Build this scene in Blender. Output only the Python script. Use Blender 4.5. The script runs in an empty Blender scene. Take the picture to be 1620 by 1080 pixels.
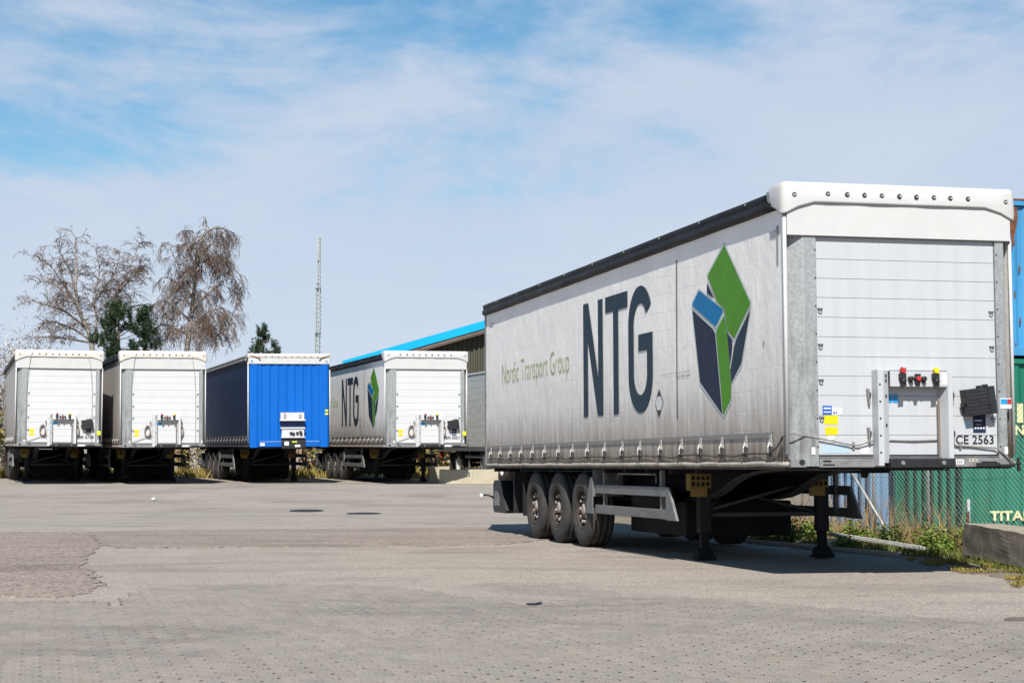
import bpy, bmesh, math, random
from mathutils import Vector, Matrix, noise

# ------------------------------------------------------------------ camera, sky, sun, exposure
sc = bpy.context.scene
CAMZ, FPX, HOR = 1.36, 2790.0, 705.0
PITCH = math.atan((HOR - 540.0) / FPX)
cam_d = bpy.data.cameras.new('camera')
cam = bpy.data.objects.new('camera', cam_d)
sc.collection.objects.link(cam)
cam.location = (0, 0, CAMZ)
cam.rotation_euler = (math.radians(90) + PITCH, 0, 0)
cam_d.sensor_width = 36.0
cam_d.lens = 36.0 * FPX / 1620.0
cam_d.clip_end = 3000.0
sc.camera = cam

SUN_EL, SUN_AZ = 47.0, 1.5          # light travels along +Y, a little to the right
world = bpy.data.worlds.new('World')
sc.world = world
world.use_nodes = True
wn, wl = world.node_tree.nodes, world.node_tree.links
wn.clear()


def wnode(t, **k):
    n = wn.new(t)
    for a, b in k.items():
        setattr(n, a, b)
    return n


out = wnode('ShaderNodeOutputWorld')
bg = wnode('ShaderNodeBackground')
bg.inputs['Strength'].default_value = 0.05
sky = wnode('ShaderNodeTexSky', sky_type='NISHITA', sun_disc=False)
sky.sun_elevation = math.radians(SUN_EL)
sky.sun_rotation = math.radians(180.0 + SUN_AZ)
sky.air_density = 1.0
sky.dust_density = 0.25
sky.ozone_density = 3.0
sat = wnode('ShaderNodeHueSaturation')
sat.inputs['Saturation'].default_value = 1.26
sat.inputs['Hue'].default_value = 0.488
sat.inputs['Value'].default_value = 1.5
wl.new(sky.outputs[0], sat.inputs['Color'])
# thin altocumulus veil on a flat cloud layer
tc = wnode('ShaderNodeTexCoord')
sep = wnode('ShaderNodeSeparateXYZ')
wl.new(tc.outputs['Generated'], sep.inputs[0])
addz = wnode('ShaderNodeMath', operation='ADD')
addz.inputs[1].default_value = 0.10
zmax = wnode('ShaderNodeMath', operation='MAXIMUM')
zmax.inputs[1].default_value = 0.0
wl.new(sep.outputs['Z'], zmax.inputs[0])
wl.new(zmax.outputs[0], addz.inputs[0])
dx = wnode('ShaderNodeMath', operation='DIVIDE')
dy = wnode('ShaderNodeMath', operation='DIVIDE')
wl.new(sep.outputs['X'], dx.inputs[0]); wl.new(addz.outputs[0], dx.inputs[1])
wl.new(sep.outputs['Y'], dy.inputs[0]); wl.new(addz.outputs[0], dy.inputs[1])
comb = wnode('ShaderNodeCombineXYZ')
wl.new(dx.outputs[0], comb.inputs[0]); wl.new(dy.outputs[0], comb.inputs[1])


def wnoise(scale, detail, rough, off, dist=0.0, stretch=(1, 1, 1)):
    m = wnode('ShaderNodeMapping')
    m.inputs['Location'].default_value = off
    m.inputs['Scale'].default_value = stretch
    wl.new(comb.outputs[0], m.inputs['Vector'])
    n = wnode('ShaderNodeTexNoise')
    n.inputs['Scale'].default_value = scale
    n.inputs['Detail'].default_value = detail
    n.inputs['Roughness'].default_value = rough
    n.inputs['Distortion'].default_value = dist
    wl.new(m.outputs[0], n.inputs['Vector'])
    return n.outputs['Fac']


big = wnoise(0.42, 3, 0.5, (3.1, 0.4, 0), 0.3)
fine = wnoise(1.5, 8, 0.62, (7.3, 2.2, 0), 0.5, (0.8, 0.55, 1))
grain = wnoise(5.5, 6, 0.6, (1.0, 9.0, 0), 0.4, (0.8, 0.5, 1))
m1 = wnode('ShaderNodeMath', operation='MULTIPLY_ADD')
m1.inputs[1].default_value = 0.62
wl.new(big, m1.inputs[0]); wl.new(fine, m1.inputs[2])
m2 = wnode('ShaderNodeMath', operation='MULTIPLY_ADD')
m2.inputs[1].default_value = 0.52
wl.new(grain, m2.inputs[0]); wl.new(m1.outputs[0], m2.inputs[2])
# cover grows toward the horizon, where one looks through more of the layer
hz = wnode('ShaderNodeMapRange')
hz.inputs['From Min'].default_value = 0.02
hz.inputs['From Max'].default_value = 0.62
hz.inputs['To Min'].default_value = 0.24
hz.inputs['To Max'].default_value = -0.36
wl.new(sep.outputs['Z'], hz.inputs['Value'])
m3 = wnode('ShaderNodeMath', operation='ADD')
wl.new(m2.outputs[0], m3.inputs[0]); wl.new(hz.outputs[0], m3.inputs[1])
cr = wnode('ShaderNodeMapRange', interpolation_type='SMOOTHSTEP')
cr.inputs['From Min'].default_value = 0.80
cr.inputs['From Max'].default_value = 1.18
cr.inputs['To Min'].default_value = 0.0
cr.inputs['To Max'].default_value = 0.96
wl.new(m3.outputs[0], cr.inputs['Value'])
cc = wnode('ShaderNodeMixRGB')
cc.inputs['Color1'].default_value = (5.4, 7.1, 10.0, 1)
cc.inputs['Color2'].default_value = (9.0, 9.8, 11.0, 1)
wl.new(fine, cc.inputs['Fac'])
hp = wnode('ShaderNodeMapRange')
hp.inputs['From Min'].default_value = 0.0
hp.inputs['From Max'].default_value = 0.20
hp.inputs['To Min'].default_value = 0.55
hp.inputs['To Max'].default_value = 0.0
wl.new(sep.outputs['Z'], hp.inputs['Value'])
pale = wnode('ShaderNodeMixRGB')
pale.inputs['Color2'].default_value = (9.3, 10.4, 12.0, 1)
wl.new(hp.outputs[0], pale.inputs['Fac'])
wl.new(cc.outputs[0], pale.inputs['Color1'])
mix = wnode('ShaderNodeMixRGB')
wl.new(cr.outputs[0], mix.inputs['Fac'])
wl.new(sat.outputs[0], mix.inputs['Color1'])
wl.new(pale.outputs[0], mix.inputs['Color2'])
wl.new(mix.outputs[0], bg.inputs['Color'])
wl.new(bg.outputs[0], out.inputs['Surface'])

sun_d = bpy.data.lights.new('sun', 'SUN')
sun_d.energy = 5.0
sun_d.angle = math.radians(0.53)
sun_d.color = (1.0, 0.955, 0.89)
sun = bpy.data.objects.new('sun', sun_d)
sc.collection.objects.link(sun)
sun.rotation_euler = (math.radians(90 - SUN_EL), 0, math.radians(-SUN_AZ))
sun.location = (0, -20, 40)

sc.view_settings.view_transform = 'Standard'
sc.view_settings.look = 'None'
sc.view_settings.exposure = 0.60
sc.view_settings.gamma = 1.0
sc.view_settings.use_curve_mapping = False
sc.cycles.max_bounces = 6
sc.cycles.transparent_max_bounces = 6

COL = sc.collection
R = math.radians
rnd = random.Random(11)

# ------------------------------------------------------------------ helpers


class MB:
    """collects geometry for ONE mesh"""

    def __init__(s):
        s.v, s.f = [], []

    def add(s, vs, fs):
        o = len(s.v)
        s.v += [tuple(p) for p in vs]
        s.f += [tuple(i + o for i in f) for f in fs]
        return s

    def box(s, x0, x1, y0, y1, z0, z1, M=None):
        vs = [Vector(p) for p in ((x0, y0, z0), (x1, y0, z0), (x1, y1, z0), (x0, y1, z0),
                                  (x0, y0, z1), (x1, y0, z1), (x1, y1, z1), (x0, y1, z1))]
        if M:
            vs = [M @ p for p in vs]
        return s.add(vs, [(0, 3, 2, 1), (4, 5, 6, 7), (0, 1, 5, 4), (1, 2, 6, 5), (2, 3, 7, 6), (3, 0, 4, 7)])

    def tube(s, pts, r, n=6, cap=True):
        pts = [Vector(p) for p in pts]
        rs = r if isinstance(r, (list, tuple)) else [r] * len(pts)
        vs, fs = [], []
        a = None
        for i, p in enumerate(pts):
            d = (pts[min(i + 1, len(pts) - 1)] - pts[max(i - 1, 0)])
            if d.length < 1e-9:
                d = Vector((0, 0, 1))
            d.normalize()
            if a is None:
                a = d.orthogonal().normalized()
            else:
                a = (a - d * a.dot(d))
                a = a.normalized() if a.length > 1e-6 else d.orthogonal().normalized()
            b = d.cross(a)
            for k in range(n):
                t = 2 * math.pi * k / n
                vs.append(p + (a * math.cos(t) + b * math.sin(t)) * rs[i])
        for i in range(len(pts) - 1):
            for k in range(n):
                fs.append((i * n + k, i * n + (k + 1) % n, (i + 1) * n + (k + 1) % n, (i + 1) * n + k))
        if cap and n > 2:
            fs.append(tuple(range(n - 1, -1, -1)))
            fs.append(tuple((len(pts) - 1) * n + k for k in range(n)))
        return s.add(vs, fs)

    def lathe(s, prof, n=24, axis='x', c=(0, 0, 0), closed=False, cap0=True):
        """prof: (radius, along axis)"""
        vs, fs = [], []
        for (r, h) in prof:
            for k in range(n):
                t = 2 * math.pi * k / n
                a, b = r * math.cos(t), r * math.sin(t)
                p = (h, a, b) if axis == 'x' else ((b, h, a) if axis == 'y' else (a, b, h))
                vs.append((p[0] + c[0], p[1] + c[1], p[2] + c[2]))
        m = len(prof)
        for i in range(m if closed else m - 1):
            j = (i + 1) % m
            for k in range(n):
                fs.append((i * n + k, i * n + (k + 1) % n, j * n + (k + 1) % n, j * n + k))
        if not closed:
            if cap0:
                fs.append(tuple(range(n - 1, -1, -1)))
            fs.append(tuple((m - 1) * n + k for k in range(n)))
        return s.add(vs, fs)

    def prism(s, poly, plane, d0, d1, M=None):
        """poly 2-D outline; plane 'xy','yz','xz'; extruded d0..d1 on the third axis"""
        n = len(poly)

        def p3(p, d):
            q = {'xy': (p[0], p[1], d), 'yz': (d, p[0], p[1]), 'xz': (p[0], d, p[1])}[plane]
            return M @ Vector(q) if M else q
        vs = [p3(p, d0) for p in poly] + [p3(p, d1) for p in poly]
        fs = [tuple(range(n - 1, -1, -1)), tuple(range(n, 2 * n))]
        fs += [(i, (i + 1) % n, n + (i + 1) % n, n + i) for i in range(n)]
        return s.add(vs, fs)

    def torus(s, c, R1, r, axis='y', n=14, m=6, sx=1.0, sz=1.0):
        vs, fs = [], []
        for i in range(n):
            t = 2 * math.pi * i / n
            for k in range(m):
                u = 2 * math.pi * k / m
                q = R1 + r * math.cos(u)
                a, b, h = q * math.cos(t) * sx, q * math.sin(t) * sz, r * math.sin(u)
                p = (a, h, b) if axis == 'y' else ((h, a, b) if axis == 'x' else (a, b, h))
                vs.append((p[0] + c[0], p[1] + c[1], p[2] + c[2]))
        for i in range(n):
            for k in range(m):
                fs.append((i * m + k, i * m + (k + 1) % m, ((i + 1) % n) * m + (k + 1) % m, ((i + 1) % n) * m + k))
        return s.add(vs, fs)

    def mesh(s, name='m', smooth=False, fix=True):
        me = bpy.data.meshes.new(name)
        me.from_pydata(s.v, [], s.f)
        if fix:
            bm = bmesh.new()
            bm.from_mesh(me)
            bmesh.ops.recalc_face_normals(bm, faces=bm.faces)
            bm.to_mesh(me)
            bm.free()
        if smooth:
            for p in me.polygons:
                p.use_smooth = True
        me.update()
        return me


def link(name, me, mat=None, parent=None, loc=None, M=None, bev=0, seg=1):
    o = bpy.data.objects.new(name, me)
    COL.objects.link(o)
    if me is not None and mat is not None:
        if not me.materials:
            me.materials.append(mat)
        elif me.materials[0] != mat:
            o.material_slots[0].link = 'OBJECT'
            o.material_slots[0].material = mat
    if parent:
        o.parent = parent
    if M is not None:
        o.matrix_local = M
    elif loc is not None:
        o.location = loc
    if bev:
        b = o.modifiers.new('bevel', 'BEVEL')
        b.width = bev
        b.segments = seg
        b.limit_method = 'ANGLE'
        b.angle_limit = R(35)
    return o


def empty(name, M, label, cat, group=None):
    o = bpy.data.objects.new(name, None)
    COL.objects.link(o)
    o.matrix_world = M if isinstance(M, Matrix) else Matrix.Translation(M)
    o.empty_display_size = 0.3
    tag(o, label, cat, group)
    return o


def tag(o, label, cat, group=None):
    o['label'] = label
    o['category'] = cat
    if group:
        o['group'] = group
    return o


CACHE = {}


def cm(key, fn, smooth=False, fix=True):
    if key not in CACHE:
        b = MB()
        fn(b)
        CACHE[key] = b.mesh(key, smooth, fix)
    return CACHE[key]


def text_mesh(key, s, w, h, bold=0.0, space=1.0):
    """mesh of a line of text scaled to w by h (cap height), lying in xz, facing -y, origin lower left"""
    if key in CACHE:
        return CACHE[key]
    cu = bpy.data.curves.new('t', 'FONT')
    cu.body = s
    cu.offset = bold
    cu.space_character = space
    cu.resolution_u = 4
    o = bpy.data.objects.new('t', cu)
    COL.objects.link(o)
    bpy.context.view_layer.update()
    me = bpy.data.meshes.new_from_object(o.evaluated_get(bpy.context.evaluated_depsgraph_get()))
    bpy.data.objects.remove(o)
    bpy.data.curves.remove(cu)
    xs = [v.co.x for v in me.vertices]
    x0, x1 = min(xs), max(xs)
    cap = 0.69
    for v in me.vertices:
        v.co = ((v.co.x - x0) / (x1 - x0) * w, 0.0, v.co.y / cap * h)
    me.materials.clear()
    me.update()
    CACHE[key] = me
    return me


# ------------------------------------------------------------------ materials
MATS = {}


class NT:
    def __init__(s, name):
        s.m = bpy.data.materials.new(name)
        s.m.use_nodes = True
        s.n, s.l = s.m.node_tree.nodes, s.m.node_tree.links
        s.b = s.n['Principled BSDF']
        s.tc = s.n.new('ShaderNodeTexCoord')

    def node(s, t, ins=None, **k):
        n = s.n.new(t)
        for a, b in k.items():
            setattr(n, a, b)
        for i, v in (ins or {}).items():
            if hasattr(v, 'is_linked') or isinstance(v, bpy.types.NodeSocket):
                s.l.new(v, n.inputs[i])
            else:
                n.inputs[i].default_value = v
        return n

    def noise(s, scale, detail=4, rough=0.55, vec=None, stretch=None, dist=0.0):
        v = vec or s.tc.outputs['Object']
        if stretch:
            v = s.node('ShaderNodeMapping', {'Vector': v, 'Scale': stretch}).outputs[0]
        return s.node('ShaderNodeTexNoise', {'Vector': v, 'Scale': scale, 'Detail': detail, 'Roughness': rough,
                                             'Distortion': dist}).outputs['Fac']

    def ramp(s, x, a, b, lo=0.0, hi=1.0):
        return s.node('ShaderNodeMapRange', {'Value': x, 'From Min': a, 'From Max': b, 'To Min': lo, 'To Max': hi}).outputs[0]

    def math(s, op, a, b=0.0):
        return s.node('ShaderNodeMath', {0: a, 1: b}, operation=op).outputs[0]

    def mix(s, f, a, b, bt='MIX'):
        a = a if isinstance(a, bpy.types.NodeSocket) else (*a, 1)[:4]
        b = b if isinstance(b, bpy.types.NodeSocket) else (*b, 1)[:4]
        return s.node('ShaderNodeMixRGB', {'Fac': f, 'Color1': a, 'Color2': b}, blend_type=bt).outputs[0]

    def bump(s, h, strength=0.3, dist=0.01):
        n = s.node('ShaderNodeBump', {'Height': h, 'Strength': strength, 'Distance': dist})
        s.l.new(n.outputs[0], s.b.inputs['Normal'])

    def done(s, col, rough=0.6, metal=0.0, spec=None, k=0.83):
        if isinstance(col, bpy.types.NodeSocket):
            col = s.mix(1.0, col, (k, k, k), 'MULTIPLY')
        else:
            col = tuple(x * k for x in col)
        for k, v in (('Base Color', col), ('Roughness', rough), ('Metallic', metal)):
            if isinstance(v, bpy.types.NodeSocket):
                s.l.new(v, s.b.inputs[k])
            else:
                s.b.inputs[k].default_value = (*v, 1) if k == 'Base Color' else v
        if spec is not None:
            s.b.inputs['Specular IOR Level'].default_value = spec
        return s.m


def mat(name, col, rough=0.55, metal=0.0, var=0.15, scale=6.0, dirt=None, dirt_amt=0.0, bump=0.0, bscale=60.0, spec=None,
        stretch=None):
    """painted / plain surface with tone variation, optional dirt blotches and fine bump"""
    if name in MATS:
        return MATS[name]
    t = NT(name)
    n1 = t.noise(scale, 6, 0.6, stretch=stretch)
    c = t.mix(t.ramp(n1, 0.3, 0.7), tuple(x * (1 - var) for x in col), tuple(min(1, x * (1 + var)) for x in col))
    if dirt:
        n2 = t.noise(scale * 0.7 + 1, 9, 0.7, stretch=stretch)
        c = t.mix(t.ramp(n2, 0.47, 0.72, 0.0, dirt_amt), c, dirt)
    r = t.ramp(n1, 0.3, 0.7, max(0.05, rough - 0.08), min(1, rough + 0.08))
    if bump:
        t.bump(t.noise(bscale, 4, 0.6), bump, 0.004)
    MATS[name] = t.done(c, r, metal, spec)
    return MATS[name]


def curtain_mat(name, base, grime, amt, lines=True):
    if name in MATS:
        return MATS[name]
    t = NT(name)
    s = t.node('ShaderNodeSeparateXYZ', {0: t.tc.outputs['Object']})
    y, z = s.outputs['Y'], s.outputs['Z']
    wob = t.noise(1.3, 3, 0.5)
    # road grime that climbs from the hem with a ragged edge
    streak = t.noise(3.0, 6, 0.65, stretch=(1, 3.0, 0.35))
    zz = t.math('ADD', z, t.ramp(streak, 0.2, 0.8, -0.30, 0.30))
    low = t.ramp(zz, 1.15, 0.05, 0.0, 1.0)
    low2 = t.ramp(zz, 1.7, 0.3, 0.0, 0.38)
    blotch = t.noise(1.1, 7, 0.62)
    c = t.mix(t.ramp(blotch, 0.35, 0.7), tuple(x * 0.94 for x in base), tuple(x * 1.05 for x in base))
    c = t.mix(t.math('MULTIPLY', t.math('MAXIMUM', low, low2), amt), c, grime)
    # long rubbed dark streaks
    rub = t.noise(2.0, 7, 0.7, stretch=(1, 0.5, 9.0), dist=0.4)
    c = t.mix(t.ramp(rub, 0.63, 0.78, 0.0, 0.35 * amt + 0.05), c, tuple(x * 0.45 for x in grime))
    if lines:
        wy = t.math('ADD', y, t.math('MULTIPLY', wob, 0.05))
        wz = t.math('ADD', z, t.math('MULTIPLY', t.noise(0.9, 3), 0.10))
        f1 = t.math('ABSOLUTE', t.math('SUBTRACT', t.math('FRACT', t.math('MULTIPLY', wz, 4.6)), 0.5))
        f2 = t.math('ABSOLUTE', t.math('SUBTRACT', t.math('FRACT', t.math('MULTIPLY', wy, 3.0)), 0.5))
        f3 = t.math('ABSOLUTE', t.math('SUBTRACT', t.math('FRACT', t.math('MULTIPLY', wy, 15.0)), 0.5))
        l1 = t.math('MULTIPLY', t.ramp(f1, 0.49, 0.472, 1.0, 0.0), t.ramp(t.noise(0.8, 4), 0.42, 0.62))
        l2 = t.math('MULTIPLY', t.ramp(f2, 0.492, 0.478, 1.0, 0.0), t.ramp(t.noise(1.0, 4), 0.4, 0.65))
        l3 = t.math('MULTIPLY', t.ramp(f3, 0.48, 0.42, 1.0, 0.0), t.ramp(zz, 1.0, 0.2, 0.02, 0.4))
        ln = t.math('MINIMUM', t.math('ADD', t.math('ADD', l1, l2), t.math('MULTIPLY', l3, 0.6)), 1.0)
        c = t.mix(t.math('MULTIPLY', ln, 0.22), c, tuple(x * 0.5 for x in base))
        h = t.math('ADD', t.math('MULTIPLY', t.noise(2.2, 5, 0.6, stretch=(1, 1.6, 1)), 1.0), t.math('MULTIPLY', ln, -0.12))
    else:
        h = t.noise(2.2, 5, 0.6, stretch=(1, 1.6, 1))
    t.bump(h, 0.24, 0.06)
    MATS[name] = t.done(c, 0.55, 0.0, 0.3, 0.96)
    return MATS[name]


def galv_mat():
    if 'galvanised' in MATS:
        return MATS['galvanised']
    t = NT('galvanised')
    vo = t.node('ShaderNodeTexVoronoi', {'Vector': t.tc.outputs['Object'], 'Scale': 38.0}).outputs['Color']
    g = t.node('ShaderNodeSeparateXYZ', {0: vo}).outputs['X']
    c = t.mix(g, (0.31, 0.33, 0.335), (0.405, 0.43, 0.435))
    s = t.node('ShaderNodeSeparateXYZ', {0: t.tc.outputs['Object']})
    gr = t.noise(5.0, 8, 0.7, stretch=(2.5, 2.5, 0.5))
    d = t.math('MULTIPLY', t.ramp(gr, 0.42, 0.7), t.ramp(s.outputs['Z'], 1.9, 0.2, 0.15, 0.85))
    c = t.mix(d, c, (0.10, 0.095, 0.085))
    MATS['galvanised'] = t.done(c, 0.55, 0.35)
    return MATS['galvanised']


def asphalt_mat(name, c0, c1, c2, agg=70.0, bump=0.5, crack=0.0, spk=0.5, tint=False):
    t = NT(name)
    big_ = t.noise(0.35, 6, 0.62)
    mid = t.noise(2.6, 7, 0.65, stretch=(1, 0.5, 1))
    c = t.mix(t.ramp(big_, 0.32, 0.68), c0, c1)
    c = t.mix(t.ramp(mid, 0.50, 0.75, 0.0, 0.7), c, c2)
    vo = t.node('ShaderNodeTexVoronoi', {'Vector': t.tc.outputs['Object'], 'Scale': agg})
    gcol = t.node('ShaderNodeSeparateXYZ', {0: vo.outputs['Color']}).outputs['X']
    c = t.mix(spk, c, t.mix(gcol, tuple(x * 0.55 for x in c0), tuple(min(1, x * 1.5) for x in c1)))
    # tyre-darkened drifts and oil spots
    drift = t.noise(0.30, 7, 0.62, stretch=(0.7, 1.6, 1), dist=1.5)
    c = t.mix(t.ramp(drift, 0.48, 0.68, 0.0, 0.52), c, tuple(x * 0.55 for x in c0))
    spot = t.noise(3.3, 3, 0.5)
    c = t.mix(t.ramp(spot, 0.70, 0.76, 0.0, 0.6), c, tuple(x * 0.35 for x in c0))
    sandy = t.noise(0.8, 8, 0.7)
    c = t.mix(t.ramp(sandy, 0.56, 0.75, 0.0, 0.45), c, tuple(min(1, x * 1.25 + 0.02) for x in c1))
    h = t.math('ADD', t.math('MULTIPLY', vo.outputs['Distance'], -0.5), t.noise(9.0, 8, 0.75))
    if crack:
        ve = t.node('ShaderNodeTexVoronoi', {'Vector': t.node('ShaderNodeMapping', {
            'Vector': t.math('ADD', 0, 0) if False else t.tc.outputs['Object'], 'Scale': (0.35, 0.35, 0.35)}).outputs[0], 'Scale': 1.0},
            feature='DISTANCE_TO_EDGE')
        cn = t.math('MULTIPLY', t.ramp(ve.outputs['Distance'], 0.012, 0.002), t.ramp(t.noise(0.5, 3), 0.5, 0.6, 0, crack))
        c = t.mix(cn, c, (0.05, 0.045, 0.04))
    t.bump(h, bump, 0.012)
    if tint:
        rn = t.math('FRACT', t.math('ADD', t.node('ShaderNodeNewGeometry').outputs['Random Per Island'], t.node('ShaderNodeObjectInfo').outputs['Random']))
        c = t.mix(t.ramp(rn, 0.86, 0.88, 0.0, 0.30), c, (0.33, 0.27, 0.20))
        c = t.mix(t.math('MULTIPLY', t.ramp(rn, 0.70, 0.73), t.ramp(rn, 0.80, 0.79, 0.0, 0.22)), c, (0.185, 0.185, 0.19))
        c = t.mix(t.math('MULTIPLY', t.ramp(rn, 0.60, 0.62), t.ramp(rn, 0.70, 0.69, 0.0, 0.22)), c, (0.30, 0.225, 0.19))
        c = t.mix(0.20, c, t.mix(t.math('FRACT', t.math('MULTIPLY', rn, 17.3)), tuple(x * 0.75 for x in c0), tuple(x * 1.12 for x in c1)))
    return t.done(c, 0.92, 0.0, 0.25)


M_asph = asphalt_mat('asphalt', (0.256, 0.222, 0.190), (0.356, 0.312, 0.266), (0.19, 0.170, 0.152), 75, 0.6, 0.0, 0.68)
M_patch = asphalt_mat('worn_red_asphalt', (0.215, 0.175, 0.148), (0.290, 0.240, 0.202), (0.165, 0.138, 0.118), 30, 1.0, 0.0, 0.85)
M_patch2 = asphalt_mat('worn_brown_asphalt', (0.222, 0.187, 0.160), (0.300, 0.254, 0.214), (0.165, 0.140, 0.122), 36, 0.9, 0.0, 0.7)
M_far = asphalt_mat('pale_asphalt', (0.262, 0.232, 0.202), (0.335, 0.299, 0.258), (0.192, 0.18, 0.168), 75, 0.4)
M_paver = asphalt_mat('concrete_paver', (0.208, 0.187, 0.166), (0.330, 0.292, 0.250), (0.182, 0.166, 0.152), 95, 0.5, tint=True)
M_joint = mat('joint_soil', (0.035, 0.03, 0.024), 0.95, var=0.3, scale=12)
M_soil = mat('sandy_soil', (0.20, 0.165, 0.12), 0.95, var=0.35, scale=3.0, dirt=(0.09, 0.085, 0.05), dirt_amt=0.8, bump=0.9, bscale=25)
M_crack = mat('crack_tar', (0.05, 0.045, 0.042), 0.9, var=0.3, bump=0.5)
M_iron = mat('cast_iron', (0.035, 0.035, 0.045), 0.6, 0.3, var=0.3, scale=20, bump=0.5, bscale=60)
M_white = mat('white_lacquer', (0.492, 0.510, 0.532), 0.38, var=0.035, scale=2.0, dirt=(0.38, 0.37, 0.34), dirt_amt=0.18, stretch=(5, 1, 0.35))
M_white2 = mat('bright_white_lacquer', (0.60, 0.61, 0.62), 0.38, var=0.03, scale=2.0, dirt=(0.55, 0.53, 0.48), dirt_amt=0.15)
M_vinyl = mat('white_vinyl', (0.555, 0.558, 0.552), 0.45, var=0.035, scale=2.5, dirt=(0.47, 0.45, 0.41), dirt_amt=0.22, bump=0.5, bscale=4)
M_cream = mat('aged_cream_vinyl', (0.64, 0.60, 0.545), 0.5, var=0.08, scale=3, dirt=(0.42, 0.36, 0.29), dirt_amt=0.5, bump=0.3, bscale=5)
M_galv = galv_mat()
M_steel = mat('grey_steel', (0.25, 0.255, 0.26), 0.55, 0.2, var=0.2, scale=5, dirt=(0.07, 0.065, 0.06), dirt_amt=0.65, stretch=(0.6, 1, 2))
M_bright = mat('bright_steel', (0.55, 0.54, 0.52), 0.45, 0.3, var=0.2, scale=15, dirt=(0.16, 0.14, 0.12), dirt_amt=0.6)
M_rail = mat('black_rubber_rail', (0.008, 0.009, 0.012), 0.55, var=0.35, scale=4, dirt=(0.022, 0.022, 0.025), dirt_amt=0.5, spec=0.25, stretch=(1, 0.4, 2), bump=0.4, bscale=6)
M_dark = mat('dark_chassis', (0.014, 0.014, 0.015), 0.85, var=0.4, scale=5, dirt=(0.032, 0.028, 0.024), dirt_amt=0.5, spec=0.2)
M_flange = mat('dusty_flange', (0.075, 0.072, 0.07), 0.85, var=0.2, scale=6, dirt=(0.04, 0.037, 0.033), dirt_amt=0.5)
M_black = mat('black_plastic', (0.012, 0.013, 0.015), 0.5, var=0.3, scale=10, bump=0.3, bscale=80)
M_tyre = mat('dusty_tyre', (0.040, 0.038, 0.036), 0.9, var=0.3, scale=9, dirt=(0.085, 0.073, 0.062), dirt_amt=0.75, bump=0.3, bscale=40)
M_rim = mat('dirty_rim', (0.035, 0.026, 0.021), 0.8, 0.1, var=0.35, scale=18, dirt=(0.10, 0.075, 0.06), dirt_amt=0.5)
M_nut = mat('dusty_hub', (0.42, 0.36, 0.31), 0.7, 0.1, var=0.3, scale=25, dirt=(0.08, 0.06, 0.05), dirt_amt=0.5)
M_guard = mat('grey_guard', (0.175, 0.18, 0.178), 0.6, 0.15, var=0.18, scale=4, dirt=(0.10, 0.09, 0.075), dirt_amt=0.55, stretch=(1, 1, 2.5))
M_yellow = mat('yellow_bracket', (0.27, 0.17, 0.03), 0.7, var=0.15, scale=8, dirt=(0.07, 0.05, 0.025), dirt_amt=0.5)
M_strap = mat('grey_webbing', (0.075, 0.072, 0.068), 0.9, var=0.3, scale=20, bump=0.4, bscale=120)
M_hem = mat('dusty_hem', (0.40, 0.365, 0.32), 0.8, var=0.2, scale=4, dirt=(0.18, 0.15, 0.12), dirt_amt=0.7)
M_cable = mat('dark_cable', (0.05, 0.042, 0.036), 0.7, var=0.3, scale=20)
M_gcable = mat('grey_cable', (0.22, 0.20, 0.18), 0.6, var=0.3, scale=20)
M_red = mat('red_plastic', (0.45, 0.02, 0.025), 0.45, var=0.15)
M_syellow = mat('yellow_sticker', (0.78, 0.58, 0.0), 0.45, var=0.06)
M_lime = mat('lime_reflector', (0.66, 0.70, 0.03), 0.4, var=0.08)
M_sblue = mat('blue_sticker', (0.015, 0.11, 0.42), 0.4, var=0.12, scale=60)
M_scyan = mat('cyan_sticker', (0.01, 0.29, 0.62), 0.4, var=0.1, scale=40)
M_spale = mat('pale_blue_sticker', (0.40, 0.52, 0.60), 0.5, var=0.08, scale=40)
M_sgreen = mat('green_print', (0.10, 0.36, 0.16), 0.5, var=0.1)
M_navy = mat('navy_print', (0.014, 0.024, 0.060), 0.6, var=0.25, scale=4, dirt=(0.03, 0.038, 0.055), dirt_amt=0.5, spec=0.2)
M_teal = mat('slate_print', (0.016, 0.040, 0.066), 0.6, var=0.18, scale=3, dirt=(0.035, 0.045, 0.055), dirt_amt=0.45, spec=0.2)
M_lgreen = mat('green_logo_print', (0.085, 0.30, 0.018), 0.6, var=0.12, scale=3, dirt=(0.075, 0.18, 0.03), dirt_amt=0.6, spec=0.2)
M_lblue = mat('blue_logo_print', (0.004, 0.19, 0.43), 0.6, var=0.12, scale=3, spec=0.2)
M_key = mat('pale_keyline', (0.55, 0.62, 0.60), 0.5, var=0.05)
M_tag = mat('green_lettering', (0.34, 0.44, 0.12), 0.6, var=0.1)
M_ink = mat('black_ink', (0.014, 0.014, 0.016), 0.5, var=0.2)
M_paper = mat('white_sticker', (0.72, 0.73, 0.74), 0.5, var=0.05, scale=30)
M_plate = mat('white_plate', (0.74, 0.73, 0.70), 0.45, var=0.06, scale=20)
M_bluep = mat('royal_blue_paint', (0.0, 0.118, 0.50), 0.55, var=0.06, scale=1.2, dirt=(0.0, 0.09, 0.41), dirt_amt=0.4, spec=0.2, stretch=(1, 1, 0.4))
M_lamp = mat('grey_lens', (0.20, 0.20, 0.185), 0.4, var=0.15, scale=15)
M_redlens = mat('red_lens', (0.55, 0.03, 0.01), 0.3, var=0.1)
M_conc = mat('weathered_concrete', (0.34, 0.295, 0.23), 0.92, var=0.3, scale=5, dirt=(0.15, 0.14, 0.09), dirt_amt=0.75, bump=0.7, bscale=40)
M_conc2 = mat('pale_concrete', (0.44, 0.40, 0.30), 0.9, var=0.15, scale=3, dirt=(0.24, 0.20, 0.12), dirt_amt=0.5, bump=0.6, bscale=40)
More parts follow.
